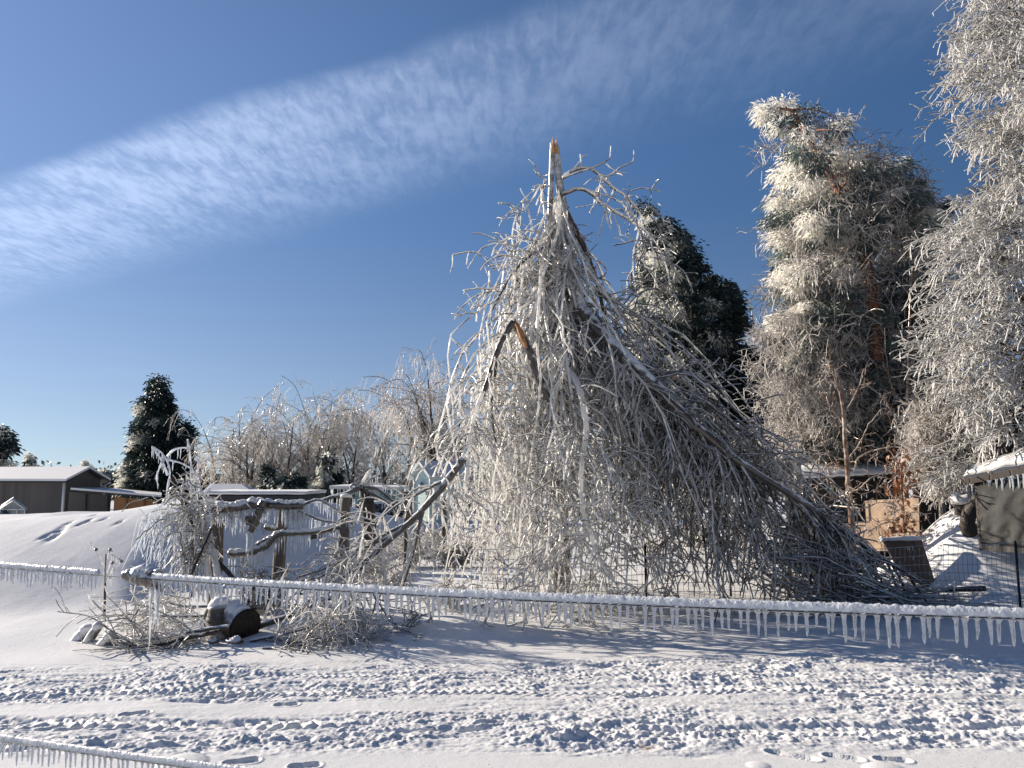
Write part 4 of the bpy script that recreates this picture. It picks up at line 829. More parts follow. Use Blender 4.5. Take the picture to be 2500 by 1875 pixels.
def board(name, label, pts, Y, mt, th=.03, cat='board', skew=0.):
    P = [W(x, y, Y+dy) for x, y, dy in pts]; c = np.mean(P, 0); c[2] = min(p[2] for p in P)
    return obj(name, MB().slab(P, (.0, th, .0)), mt, None, c, label, cat, smoothf=False)
board('plywood_board', 'sunlit tan plywood panel standing behind the oak sapling', [(2112, 1222, .9), (2243, 1216, 0), (2246, 1345, 0), (2120, 1345, .9)], 12.3, PLY)
board('plywood_offcut', 'small pale board leaning left of the sunlit plywood panel', [(2085, 1275, .5), (2140, 1272, .1), (2150, 1345, .1), (2090, 1345, .5)], 12.0, PLY)
def plank_panel():
    Y = 10.5; root = thing('plank_panel', 'leaning panel of brown planks beside the heap of fallen branches', 'panel', at(2240, Y))
    for i, (x0, x1, x2, x3, yb, yt) in enumerate(((2156, 2178, 2225, 2202, 1395, 1320), (2179, 2203, 2252, 2227, 1412, 1320), (2204, 2226, 2276, 2254, 1428, 1318), (2227, 2250, 2292, 2277, 1436, 1316))):
        P = [W(x0, yt, Y+.35), W(x1, yt, Y+.35), W(x2, yb+12, Y-.02), W(x3, yb+12, Y-.02)]; obj('plank', MB().slab(P, (0, .035+.004*i, 0)), BROWNP, root, smoothf=False)
    p = L3([(2150, 1317), (2256, 1313)], Y+.36); obj('snow_cap', MB().tube(p, .03, 7, rough=.2), SNOWP, root)
plank_panel()
def board_fence():
    Y = 14.5; root = thing('board_fence', 'dark shaded board fence between the plywood and the tarp shelter', 'fence', at(2330, Y))
    rng = np.random.RandomState(5); x = W(2245, 1200, Y)[0]; xe = W(2480, 1200, Y)[0]
    while x < xe:
        w_ = rng.uniform(.11, .15); h = rng.uniform(1.5, 1.62); z = G(x, Y); obj('board', MB().box((x+w_/2, Y+rng.uniform(0, .02), z+h/2-.1), (w_-.012, .02, h+.2)), GREYW, root, smoothf=False); x += w_
    for zz_ in (.45, .95): obj('rail', MB().box(((W(2245, 1200, Y)[0]+xe)/2, Y-.04, G(xe-1, Y)+zz_), (xe-W(2245, 1200, Y)[0], .05, .07)), GREYW, root, smoothf=False)
    for k in (.3, .62): obj('rail_snow', MB().box((W(2350, 1200, Y)[0], Y-.12, G(xe-1, Y)+k), (1., .1, .03)), SNOWP, root)
board_fence()
def shelter():
    Y = 10.4; c = at(2450, Y); root = thing('tarp_shelter', 'grey tarp shelter with sloping snow-covered roof and icicles at the right edge', 'shelter', c)
    e0, e1, b1, b0 = W(2352, 1176, Y+.3), W(2640, 1118, Y-.9), W(2640, 1010, Y+1.4), W(2420, 1132, Y+1.6)
    rf = obj('roof', MB().slab([e0, e1, b1, b0], (0, 0, .035)), BROWNP, root, smoothf=False)
    n, m = 40, 14; t, u_ = np.meshgrid(np.linspace(0, 1, n), np.linspace(0, 1, m)); t = t[..., None]; u_ = u_[..., None]
    P = (e0*(1-t)+e1*t)*(1-u_)+(b0*(1-t)+b1*t)*u_; hgt = (.04+.08*np.minimum(1, 5*np.minimum(u_, 1-u_))+.03*pn(t[..., 0]*7, u_[..., 0]*3, 4)[..., None]); P2 = P+np.concatenate([0*hgt, 0*hgt, hgt+.03], -1)
    i, j = np.meshgrid(np.arange(n-1), np.arange(m-1)); a = j*n+i; V = np.vstack([P2.reshape(-1, 3), (P+(0, 0, .036)).reshape(-1, 3)]); f = np.stack([a, a+1, a+n+1, a+n], -1).reshape(-1, 4)
    ed = [(k, k+1, n*m+k+1, n*m+k) for k in range(n-1)]+[(k*n, (k+1)*n, n*m+(k+1)*n, n*m+k*n) for k in range(m-1)]
    obj('roof_snow', MB().add(V, np.vstack([f, f+n*m, np.array(ed)])), SNOWP, rf)
    obj('fascia', MB().slab([e0+(0, -.03, .03), e1+(0, -.03, .03), e1+(0, -.03, -.07), e0+(0, -.03, -.04)], (0, .025, 0)), GREYW, root, smoothf=False)
    # tarp wall with folds
    n, m = 60, 30; t, u_ = np.meshgrid(np.linspace(0, 1, n), np.linspace(0, 1, m)); TL, TR_ = W(2388, 1186, Y+.1), W(2640, 1140, Y-.8); BL, BR = W(2400, 1345, Y-.1), W(2640, 1360, Y-1.0); TL = TL+0
    P = (TL*(1-t[..., None])+TR_*t[..., None])*(1-u_[..., None])+(BL*(1-t[..., None])+BR*t[..., None])*u_[..., None]
    P[..., 1] += .012*np.sin(t*34+u_*6)*u_+.012*pn(t*9+u_*7, u_*3, 4)+.018*np.abs(np.sin((t*1.6-u_)*5))**.5
    i, j = np.meshgrid(np.arange(n-1), np.arange(m-1)); a = j*n+i
    obj('tarp_wall', MB().add(np.vstack([P.reshape(-1, 3), (P+(0, .012, 0)).reshape(-1, 3)]), np.vstack([np.stack([a, a+1, a+n+1, a+n], -1).reshape(-1, 4), np.stack([a, a+1, a+n+1, a+n], -1).reshape(-1, 4)+n*m])), TARP, root)
    for px, k in ((2392, .0), (2630, -.8)):
        q = W(px, 1180, Y+.15+k); obj('post', MB().tube([(q[0], q[1]+.05, G(q[0], q[1])-.1), q+(0, .05, .02)], .04, 7), BARKD, root)
    rng = np.random.RandomState(8); B = along(np.array([e0, e1])+(0, -.03, -.05), 22, rng); Q, q = icicle_set(B, rng.uniform(.06, .4, 22), np.full(22, .012), rng)
    for k in range(22): obj('icicle', MB().tubes(Q[k], q[k], 5), ICEW, rf)
shelter()
p = [at(2352, 10.9), W(2362, 1270, 10.8), W(2392, 1212, 10.7)]; p[0][2] -= .3
obj('leaning_log', MB().tube(p, [.11, .10, .09], 12, 0, 14, rough=.04), BARKD, None, p[0], 'short thick mossy log leaning against the tarp shelter', 'log')
def capped_shrub():
    c = W(2350, 1275, 11.2); c[2] = G(c[0], 11.2); root = thing('buried_stump', 'snow-capped round stump poking from the small snow heap on the right', 'stump', c)
    obj('wood', MB().tube([c-(0, 0, .2), c+(0, 0, .06), c+(.02, 0, .14)], [.09, .12, .10], 10, rough=.12), BARKD, root)
    obj('snow_cap', MB().tube([c+(0, 0, .13), c+(0, 0, .16), c+(0, 0, .21), c+(.01, 0, .24)], [.14, .17, .13, .03], 14, rough=.05), SNOWP, root)
    rng = np.random.RandomState(2); a = np.stack([c+(0, 0, .02)]*3); Pq = np.stack([np.stack([c+(.1, 0, 0)+np.array((rng.uniform(0, .9)*t, rng.normal(0, .2)*t, .05+rng.uniform(0, .25)*t*(1-t*.6))) for t in np.linspace(0, 1, 8)]) for _ in range(14)])
    obj('twigs', MB().tubes(Pq, np.full((14, 8), .009), 4), TWIGD, root, kind='stuff')
capped_shrub()
p = L3([(2300, 1440), (2340, 1439), (2405, 1437)], 10.0); rt = obj('icicled_bar', MB().tube(p, [.03, .032, .036], 8), METD, None, p[0], 'short black bar edged with icicles lying above the snow behind the wire mesh', 'bar')
rng = np.random.RandomState(4); B = along(p, 30, rng)-(0, .02, 0); Q, q = icicle_set(B, rng.uniform(.02, .06, 30), np.full(30, .005), rng, 4)
for k in range(30): obj('icicle', MB().tubes(Q[k], q[k], 4), ICEW, rt)

# saplings on the right
def sapling(name, label, stem, br, Y, r0, mt, seed, kids=7, kl=.2, cat='sapling', r=.006, ic=True):
    rng = np.random.RandomState(seed); tp = L3(stem, Y); base = np.array((tp[0][0], Y, G(tp[0][0], Y))); tp[0][2] = base[2]-.05; root = thing(name, label, cat, base)
    obj('trunk', MB().tube(tp, taper(tp, r0, r0*.35), 8, 0, 30, rough=.08), mt, root); LP, LR = [], []
    for b in br:
        p = L3(b[0], Y+b[1]); p[0][1] = Y; a, c = smooth(p, taper(p, b[2], .006), 14); a = a+rng.normal(0, .004, a.shape); LP.append(a); LR.append(c); obj('limb', MB().tubes(a, c, 6), mt, root)
    LP = np.stack(LP); LR = np.stack(LR); S, q = grow(LP, LR, kids, kl, rng, 6, .7, .25, .1, 1, .6, .15, (0, 0, .05)); U, uq = grow(S, q, 3, kl*.5, rng, 4, .7, .3, .1, 1, .8)
    mb = MB().tubes(S, np.clip(q, r, r*1.4), 4).tubes(U, np.clip(uq, r*.8, r), 3); obj('twigs', mb, mt, root, kind='stuff')
    if ic:
        B = LP.reshape(-1, 3)[rng.choice(len(LP)*14, min(60, len(LP)*12), False)]; Q, q = icicle_set(B, rng.uniform(.03, .1, len(B)), np.full(len(B), .005), rng, 4); obj('icicles', MB().tubes(Q, q, 4), ICEW, root, kind='stuff')
    return root, LP
sapling('bare_sapling', 'small brown sunlit sapling with spreading bare limbs in front of the black shed', [(2082, 1330), (2079, 1270), (2071, 1188), (2068, 1134), (2063, 1080), (2058, 1000), (2040, 900)],
    [([(2075, 1225), (2050, 1222), (2010, 1210), (1978, 1198)], -.3, .018), ([(2073, 1212), (2040, 1190), (2012, 1172), (2003, 1150)], -.2, .014), ([(2072, 1215), (2095, 1195), (2130, 1165), (2175, 1150)], -.3, .02), ([(2068, 1150), (2035, 1130), (2010, 1080), (1985, 1035)], .2, .016),
     ([(2068, 1140), (2100, 1115), (2150, 1095), (2200, 1090)], .3, .018), ([(2066, 1120), (2100, 1080), (2120, 1040), (2150, 1000)], .1, .014), ([(2072, 1238), (2110, 1240), (2150, 1225), (2190, 1235)], -.5, .014), ([(2062, 1060), (2040, 1010), (2000, 960)], .2, .012), ([(2060, 1010), (2090, 960), (2110, 900)], 0, .012), ([(2076, 1180), (2100, 1205), (2140, 1195)], -.2, .01), ([(2050, 960), (2030, 900), (2010, 860)], 0, .01)],
    11.6, .05, TWIGB, 81)
sapling('tall_sapling', 'tall thin bare sapling with upright pale stem against the red-barked pine', [(2212, 1330), (2214, 1150), (2214, 1000), (2218, 860), (2222, 750), (2228, 650)],
    [([(2215, 1090), (2250, 1050), (2290, 1035), (2330, 1020)], -.2, .014), ([(2216, 1000), (2180, 950), (2165, 880), (2160, 800)], .1, .012), ([(2218, 900), (2240, 830), (2250, 760)], 0, .012), ([(2216, 1040), (2180, 1010), (2150, 960)], -.2, .01), ([(2216, 940), (2250, 900), (2290, 880)], .1, .01)],
    13.2, .035, TWIGB, 82, 6, .2)
def oak():
    rt, LP = sapling('oak_sapling', 'young oak still holding rusty brown leaves, beside the sunlit plywood panel', [(2204, 1345), (2208, 1300), (2204, 1230), (2200, 1160), (2205, 1100)],
        [([(2206, 1290), (2180, 1275), (2150, 1280), (2120, 1300)], -.2, .012), ([(2206, 1265), (2230, 1250), (2262, 1255)], -.1, .010), ([(2204, 1235), (2180, 1210), (2160, 1170)], -.1, .010), ([(2203, 1200), (2225, 1170), (2240, 1130)], 0, .010), ([(2205, 1300), (2235, 1300), (2260, 1310)], -.2, .010), ([(2203, 1180), (2185, 1160), (2190, 1110)], -.2, .008), ([(2205, 1280), (2185, 1260), (2180, 1225)], -.3, .008)], 11.7, .03, TWIGB, 83, 8, .16)
    rng = np.random.RandomState(84); cen = np.array([W(x, y, 11.7+rng.uniform(-.3, .2)) for x, y in ((2200, 1120), (2192, 1150), (2205, 1170), (2186, 1185), (2200, 1205), (2215, 1190), (2180, 1290), (2195, 1300), (2205, 1275), (2190, 1315), (2225, 1260), (2165, 1285), (2210, 1310), (2230, 1300), (2196, 1135))])
    n = 300; i = rng.randint(0, len(cen), n); p = cen[i]+rng.normal(0, .09, (n, 3)); d = nrm(rng.normal(size=(n, 3))+(0, 0, -1)); L_ = rng.uniform(.05, .10, n)
    obj('dead_leaves', MB().blades(p, d, L_, L_*.33, rng), LEAFB, rt, kind='stuff', smoothf=False)
oak()

# ------------------------------------------------------------------ wire mesh fences
def mesh_fence(name, label, x0, x1, Yf, h, pitch, rows, r, posts, seed, sag=.02, mt=WIREM, icy_top=0):
    rng = np.random.RandomState(seed); c = np.array(((x0+x1)/2, Yf((x0+x1)/2), 0)); c[2] = G(c[0], c[1]); root = thing(name, label, 'fence', c)
    n = int((x1-x0)/pitch); xs = np.linspace(x0, x1, n); ys = Yf(xs); zs = H(xs, ys); hz = np.linspace(.03, h, rows)
    off = lambda t, k: sag*np.sin(xs*1.3+k*.8)*t+.02*pn(xs*1.1, xs*0+k*.5, seed)
    P = np.stack([np.stack([xs+.01*np.sin(hz[k]*9), ys+.03*np.sin(xs*.9+k*.5), zs+hz[k]+off(1., k)*(k/rows+.3)], 1) for k in range(rows)])  # rows x n x 3
    mb = MB().tubes(P, np.full((rows, n), r)*(1+rng.normal(0, .1, (rows, n))), 4); V = P.transpose(1, 0, 2); mb.tubes(V, np.full((n, rows), r*.8), 4)
    obj('wire_mesh', mb, mt, root)
    if icy_top:
        for k, m_ in ((rows-1, 1.), (rows-2, .5), (rows-4, .5)):
            if k < 0: continue
            B = along(P[k], int(icy_top*m_), rng); Q, q = icicle_set(B, rng.uniform(.01, .05, len(B)), np.full(len(B), .0035), rng, 4); obj('icicles', MB().tubes(Q, q, 4), ICEW, root, kind='stuff')
    for x in posts:
        y = float(Yf(x))-.02; z = G(x, y); obj('steel_post', MB().tube([(x, y, z-.1), (x, y, z+h+.06)], .011, 6).box((x, y-.010, z+h*.5), (.026, .005, h+.08)), METD, root)
YF = lambda x: 8.95+.12*np.asarray(x)*.5
mesh_fence('wire_mesh_fence', 'low welded wire mesh fence on black steel posts running behind the front wire', -.45, 6.9, YF, .78, .058, 9, .003, (W(1575, 1400, 9.05)[0], W(2482, 1400, 9.3)[0]), 91, .03, WIREM, 150)
YB = lambda x: 13.0+0*np.asarray(x)
mesh_fence('back_mesh_fence', 'icicled wire fence panel half hidden behind the heap, below the black shed', 3.6, 6.3, YB, .82, .08, 6, .007, (3.7, 5.2), 92, .02, WIREM, 160)

# ------------------------------------------------------------------ rustic rail fence on the left
def one_mesh(name, label, cat, mb, mt, loc, group=None): return obj(name, mb, mt, None, loc, label, cat, group)
def post(root, px, ytop, Y, r, lean=0., seed=0, sides=8):
    t = W(px, ytop, Y); z = G(t[0], Y); p = [(t[0]-lean, Y, z-.2), (t[0]-lean*.5, Y, (z+t[2])/2), t]
    o = obj('post', MB().tube(p, [r*1.05, r, r*.95], sides, 0, 16, rough=.04, seed=seed), POST, root)
    obj('snow_cap', MB().tube([t+(0, 0, -.01), t+(0, 0, .02), t+(0, 0, .035)], [r*1.1, r*1.12, r*.5], 10, 0, 6), SNOWP, o)
def rail_fence():
    rng = np.random.RandomState(95); Y = 9.7; c = at(690, Y); root = thing('rail_fence', 'rustic fence of crooked log rails hung with icicles on weathered posts, left', 'fence', c)
    post(root, 533, 1252, 9.9, .085, .0, 1, 7); post(root, 693, 1238, 9.7, .075, .06, 2, 7); post(root, 844, 1212, 9.6, .062, .01, 3, 8)
    def rail(pts, r0, r1, seed, n=None, dy=0):
        p = L3(pts, Y-.1+dy); P, R = smooth(p, taper(p, r0, r1), len(p)*6); rg = np.random.RandomState(seed); P = P+rg.normal(0, .06, P.shape)*r0
        R = R*(1+.12*rg.normal(size=len(R))); rr = obj('rail', MB().tube(P, R, 9, 0, len(P)*2), LIMB, root); Q = P+np.array((0, 0, 1))*R[:, None]*.55
        obj('snow_crust', MB().tube(Q, R*.75, 7, 0, len(P)*2, rough=.06), SNOWP, rr); return P, R
    P, R = rail([(505, 1240), (560, 1240), (610, 1233), (650, 1232), (700, 1234), (742, 1232)], .065, .05, 1)
    B = along(P, 170, rng); k = B[:, 0] > W(530, 1240, Y)[0]; B = B[k]; B[:, 2] -= .05; B[:, 1] += rng.normal(0, .02, len(B)); LL = rng.uniform(.10, .34, len(B))*(.75+.25*np.sin(B[:, 0]*9)); Q, q = icicle_set(B, LL, np.full(len(B), .0095), rng); o = np.argsort(-LL)
    for i in o[:60]: obj('icicle', MB().tubes(Q[i], q[i], 5), ICEW, root)
    obj('icicle', MB().tubes(Q[o[60:]], q[o[60:]], 4), ICEW, root, kind='stuff')
    P2, R2 = rail([(560, 1352), (600, 1350), (635, 1340), (655, 1328), (672, 1308), (695, 1302), (730, 1300), (780, 1296), (820, 1288), (858, 1286)], .045, .035, 2)
    P3, R3 = rail([(596, 1345), (620, 1335), (640, 1322), (660, 1310)], .03, .02, 3, dy=.12)
    rail([(448, 1352), (475, 1353), (500, 1354)], .045, .045, 4); rail([(646, 1288), (670, 1292), (700, 1296)], .035, .03, 5, dy=.1)
    P4, R4 = rail([(742, 1232), (765, 1222), (785, 1222), (810, 1236), (845, 1262), (870, 1295)], .018, .008, 6, dy=-.05); P5, R5 = rail([(700, 1240), (740, 1250), (780, 1268), (830, 1276)], .024, .012, 7)
    for PP, RR, n, L_ in ((P2, R2, 90, .22), (P4, R4, 36, .16), (P5, R5, 34, .22), (P3, R3, 14, .1)):
        B = along(PP, n, rng); B[:, 2] -= .03; LL = L_*rng.uniform(.3, 1.1, n); Q, q = icicle_set(B, LL, np.full(n, .0065), rng); obj('icicle', MB().tubes(Q, q, 4), ICEW, root, kind='stuff')
    # a stubby sawn log wedged under the top rail
    obj('brace', MB().tube(L3([(645, 1222), (638, 1236)], Y-.2), [.05, .06], 9).tube(L3([(636, 1240), (625, 1270), (612, 1298)], Y-.15), [.04, .055, .04], 9, rough=.05), LIMB, root)
    p = L3([(622, 1270), (606, 1262), (606, 1282)], Y-.15); obj('brace', MB().tube(p, [.03, .035, .03], 7), LIMB, root)
    obj('sawn_beam', MB().box(W(769, 1306, Y), (.15, .09, .09), 0, 0, 0, -.2), POST, root, smoothf=False)
    for i in range(4):
        b = W(610+rng.uniform(-10, 10), 1300, Y-.15); Q, q = icicle_set(b[None], np.array([rng.uniform(.2, .42)]), np.array([.012]), rng); obj('icicle', MB().tubes(Q, q, 5), ICEW, root)
rail_fence()
for px, yt, Y, lab in ((994, 1200, 13.0, 'weathered grey post with a knobbed snowy top between the rail fence and mint shed'), (1085, 1212, 15.0, 'thin dark post standing right in front of the mint shed'), (793, 1222, 17.5, 'far thin post left of the snapped shrub stub')):
    t = W(px, yt, Y); z = G(t[0], Y); r = .05
    root = thing('fence_post', lab, 'post', (t[0], Y, z)); obj('post_shaft', MB().tube([(t[0], Y, z-.1), (t[0]-.01, Y, t[2])], [r, r*.9], 8, 0, 10, rough=.05), POST, root)
    obj('snow_cap', MB().tube([t, t+(0, 0, .03), t+(.02, 0, .07)], [r*1.05, r, .02], 8), SNOWP, root)

# leaning birch poles and dark stakes tied at the corner post
for i, (a, b, r0, mt, lab, nm) in enumerate((((512, 1300, 9.4), (556, 1505, 9.0), .045, BIRCH, 'right of two pale birch poles leaning on the corner post', 'birch_pole'), ((492, 1310, 9.45), (536, 1510, 9.1), .036, BIRCH, 'left and thinner of two pale birch poles leaning on the corner post', 'birch_pole'),
        ((418, 1165, 9.3), (480, 1290, 9.3), .035, BARKD, 'dark broken stick slanting up to the left out of the iced vine', 'dark_stick'), ((518, 1290, 9.2), (466, 1405, 9.1), .014, METD, 'thin dark stake leaning left across the birch poles', 'stake'),
        ((520, 1360, 9.3), (575, 1420, 9.3), .028, BARKD, 'dark stake slanting down to the right from the corner post', 'stake'))):
    p0, p1 = W(*a), W(*b); 
    if nm == 'birch_pole': p1[2] = G(p1[0], p1[1])-.1
    one_mesh(nm, lab, 'pole' if 'pole' in nm else 'stick', MB().tube([p1, (p0+p1)/2+(0, 0, .01), p0], [r0, r0*.95, r0*.7], 9, 0, 20, rough=.05, seed=i), mt if mt is not BIRCH else icy('pole_bark%d' % i, (.42, .38, .33), (.86, .85, .82), -.9, .3, 9, .0, 1.4, .5), p1)
def vine():
    rng = np.random.RandomState(96); Y = 9.3; c = at(490, Y); root = thing('iced_vine', 'bent vine and shrub on the corner post, wrapped in thick glassy ice with icicles', 'vine', c); arcs = []
    def cane(pts, r, dy=0, mt=ICEW): p = L3(pts, Y+dy); P, R = smooth(p, taper(p, r, r*.6), 20); R = R*(1+.2*rng.normal(size=20)); obj('cane', MB().tube(P, R, 7, 0, 40), mt, root); arcs.append((P, R))
    for q in ([(412, 1270), (408, 1200), (415, 1150), (400, 1112), (376, 1092)], [(410, 1160), (392, 1120), (378, 1098), (372, 1090)], [(408, 1115), (425, 1098), (450, 1093), (462, 1100), (466, 1130), (470, 1150)], [(404, 1120), (420, 1125), (440, 1130), (464, 1142)],
              [(398, 1120), (390, 1140), (382, 1165), (386, 1185)], [(470, 1150), (480, 1170), (486, 1200), (488, 1215)], [(462, 1100), (460, 1085), (458, 1072)], [(438, 1200), (448, 1184), (462, 1182), (475, 1195)], [(500, 1205), (512, 1190), (516, 1180)], [(476, 1120), (490, 1132)], [(486, 1160), (470, 1180), (455, 1160)]): cane(q, .014)
    for q in ([(430, 1215), (400, 1230), (375, 1245), (358, 1256), (358, 1266)], [(440, 1240), (400, 1255), (372, 1262), (355, 1275), (345, 1300), (338, 1330)], [(455, 1235), (420, 1260), (400, 1270), (380, 1278), (362, 1272)], [(340, 1300), (350, 1310), (354, 1325)],
              [(450, 1330), (445, 1360), (420, 1380), (418, 1400)], [(445, 1355), (440, 1375), (446, 1400)], [(338, 1330), (345, 1345), (350, 1360)]): cane(q, .0095, -.1)
    # matted twigs around the post head
    n = 100; cen = W(470, 1245, Y); th = rng.uniform(0, 2*np.pi, n); a = cen+np.stack([rng.normal(0, .16, n), rng.normal(0, .12, n), rng.normal(-.02, .17, n)], 1)
    d = nrm(np.stack([rng.normal(-.35, .8, n), rng.normal(0, .5, n), rng.normal(-.1, .7, n)], 1)); s = np.linspace(0, 1, 8); P = a[:, None]+d[:, None]*(s[None, :, None]*.3); P[:, :, 2] -= (s**2)*.12; P += np.cumsum(rng.normal(0, .012, P.shape), 1); R = rng.uniform(.005, .010, n)[:, None]*np.ones(8)
    k = rng.rand(n) < .4; mb = MB().tubes(P[~k], R[~k], 5); S, q = grow(P[~k], R[~k], 4, .14, rng, 5, .7, .4); obj('iced_twigs', mb.tubes(S, np.clip(q, .004, .006), 4), TWIG, root, kind='stuff'); obj('dark_twigs', MB().tubes(P[k], R[k]*1.1, 5), TWIGD, root, kind='stuff')
    n = 90; a = cen+np.stack([rng.uniform(-.55, .05, n), rng.normal(-.05, .1, n), rng.uniform(-.30, .02, n)], 1); s = np.linspace(0, 1, 7); P = a[:, None]+np.stack([np.outer(rng.normal(-.05, .06, n), s), np.outer(rng.normal(0, .04, n), s), np.outer(-rng.uniform(.15, .5, n), s)], 2)+np.cumsum(rng.normal(0, .006, (n, 7, 3)), 1)
    obj('hanging_ice', MB().tubes(P, rng.uniform(.004, .008, n)[:, None]*np.linspace(1, .4, 7), 4), ICEW, root, kind='stuff')
    m = 0
    for P, R in arcs:
        n = max(3, int(np.linalg.norm(np.diff(P, axis=0), axis=1).sum()*16)); B = along(P, n, rng); Q, q = icicle_set(B, rng.uniform(.04, .16, n), np.full(n, .006), rng)
        for i in range(n):
            if m < 95: obj('icicle', MB().tubes(Q[i], q[i], 5), ICEW, root); m += 1
    n = 120; s = np.linspace(0, 1, 8); a = W(478, 1330, Y)+np.stack([rng.normal(0, .10, n), rng.normal(0, .08, n), rng.normal(0, .22, n)], 1); P = a[:, None]+np.stack([np.outer(rng.normal(0, .1, n), s), np.outer(rng.normal(0, .08, n), s), np.outer(-rng.uniform(.1, .3, n), s)], 2)+np.cumsum(rng.normal(0, .01, (n, 8, 3)), 1)
    obj('dark_twigs', MB().tubes(P, np.full((n, 8), .006), 4), TWIGD, root, kind='stuff')
vine()
def weed():
    rng = np.random.RandomState(97); Y = 9.0; c = at(256, Y); root = thing('iced_weed', 'small iced weed with curled seed heads on a dark stake in the sunlit drift', 'weed', c); k = W(256, 1490, Y)[2]-c[2]
    f = lambda pts: np.array([W(x, y-(0), Y)-(0, 0, k) for x, y in pts])
    obj('stake', MB().tube(f([(256, 1500), (257, 1450), (258, 1400), (260, 1330)]), [.016, .015, .010, .008], 7, 0, 20, rough=.1), BARKD, root); A = []
    for q in ([(258, 1400), (255, 1360), (236, 1320), (222, 1300)], [(260, 1400), (262, 1350), (270, 1320), (276, 1325)], [(262, 1400), (275, 1370), (290, 1345), (298, 1330)], [(260, 1390), (272, 1350), (280, 1358), (278, 1380)], [(272, 1330), (290, 1340), (298, 1346)], [(256, 1395), (262, 1380), (276, 1392)]):
        p = f(q); P, R = smooth(p, taper(p, .009, .006), 14); A.append((P, R)); obj('stem', MB().tube(P, R, 6), TWIG, root)
    for x, y in ((236, 1318), (270, 1318), (276, 1350), (298, 1346)): p = f([(x-3, y+4), (x, y), (x+3, y+3)]); obj('seed_head', MB().tube(p, [.01, .022, .008], 7, rough=.2), LIMB, root)
    for P, R in A:
        B = along(P, 7, rng); Q, q = icicle_set(B, rng.uniform(.03, .10, 7), np.full(7, .004), rng)
        for i in range(7): obj('icicle', MB().tubes(Q[i], q[i], 4), ICEW, root)
    obj('cross_stick', MB().tube(f([(219, 1434), (256, 1436), (300, 1432), (335, 1427)]), .006, 5), TWIG, root)
weed()
def stub_tree():
    rng = np.random.RandomState(98); Y = 13.5; c = at(896, Y); root = thing('snapped_shrub', 'dark tree stub with ice-thick broken limbs splayed over it, left of the mint shed', 'tree', c)
    p = L3([(902, 1400), (900, 1262), (893, 1215), (886, 1182)], Y); p[0][2] = c[2]-.1; obj('trunk', MB().tube(p, [.15, .13, .11, .09], 10, rough=.1), BARKD, root); A = []
    for q, r0, mt in (([(880, 1188), (845, 1205), (815, 1212), (785, 1220)], .05, LIMB), ([(882, 1185), (892, 1165), (905, 1148), (918, 1147)], .032, TWIG), ([(888, 1185), (905, 1168), (928, 1157)], .026, TWIG), ([(890, 1188), (925, 1195), (955, 1220), (985, 1232), (990, 1240)], .035, LIMB), ([(888, 1183), (930, 1182), (970, 1198), (990, 1215)], .02, TWIG),
        ([(890, 1195), (920, 1210), (950, 1230), (965, 1260)], .04, LIMB), ([(880, 1186), (862, 1182), (855, 1190)], .03, LIMB), ([(875, 1195), (850, 1215), (838, 1240)], .014, TWIG), ([(885, 1195), (905, 1225), (910, 1250)], .02, BARKD), ([(870, 1170), (876, 1185)], .035, LIMB), ([(940, 1225), (970, 1260), (975, 1300)], .014, TWIG)):
        p = L3(q, Y-.15); P, R = smooth(p, taper(p, r0, r0*.5), 14); A.append((P, R)); obj('limb', MB().tube(P, R, 8, rough=.08), mt, root)
    m = 0
    for P, R in A[:8]:
        B = along(P, 9, rng); Q, q = icicle_set(B, rng.uniform(.06, .25, 9), np.full(9, .008), rng)
        for i in range(9): obj('icicle', MB().tubes(Q[i], q[i], 4), ICEW, root)
stub_tree()
def bush(name, label, px, Y, h, wd, n, seed, mt=TWIG, r=.006, group=None, kids=6, zup=1.):
    rng = np.random.RandomState(seed); c = at(px, Y); root = thing(name, label, 'shrub', c, group); d = nrm(np.stack([rng.normal(0, wd, n), rng.normal(0, wd, n), np.full(n, zup)], 1)); s = np.linspace(0, 1, 9)
    L_ = h*rng.uniform(.5, 1.1, n); P = c+rng.normal(0, .03, (n, 1, 3))*(1, 1, 0)+d[:, None]*(s[None, :, None]*L_[:, None, None]); P[:, :, 2] -= (s**3)*h*.25; P += np.cumsum(rng.normal(0, .012, P.shape), 1); P[:, 0, 2] = c[2]-.05
    R = np.full((n, 9), r*1.5)*np.linspace(1, .5, 9); S, q = grow(P, R, kids, h*.22, rng, 6, .6, .35, .25, 1, .8, .15, (0, 0, 0), .5, -3); U, uq = grow(S, q, 3, h*.1, rng, 4, .6, .4, .1, 1, .8, .15, (0, 0, 0), .5, -3)
    obj('stems', MB().tubes(P, R, 4), BARKD if mt is TWIGP else mt, root, kind='stuff'); obj('twigs', MB().tubes(S, np.clip(q, r*.8, r), 4).tubes(U, np.clip(uq, r*.7, r*.9), 3), mt, root, kind='stuff')
bush('frosted_shrub', 'frosted white shrub right of the tallest fence post', 868, 12.2, .75, .5, 40, 1, TWIG, .007)
bush('frosted_shrub', 'wide frosted shrub beneath the teal cabin', 915, 13., .7, .6, 50, 2, TWIG, .007); bush('frosted_shrub', 'frosted shrub at the foot of the mint shed', 1010, 14, .8, .5, 40, 3, TWIG, .007)
bush('frosted_shrub', 'low frosted shrub beneath the great slanting limb', 960, 11.5, .5, .6, 30, 4, TWIG, .006); bush('iced_sagebrush', 'clump of upright iced stalks in front of the middle fence post', 660, 9.3, .62, .35, 26, 5, TWIGD, .009)
bush('iced_sagebrush', 'second clump of iced stalks just behind the cut log drum', 620, 8.9, .42, .5, 22, 6, TWIGP, .006); bush('iced_sagebrush', 'dark tangled iced shrub at the foot of the broken birch, left side', 1105, 9.7, .6, .8, 30, 7, TWIG, .007)
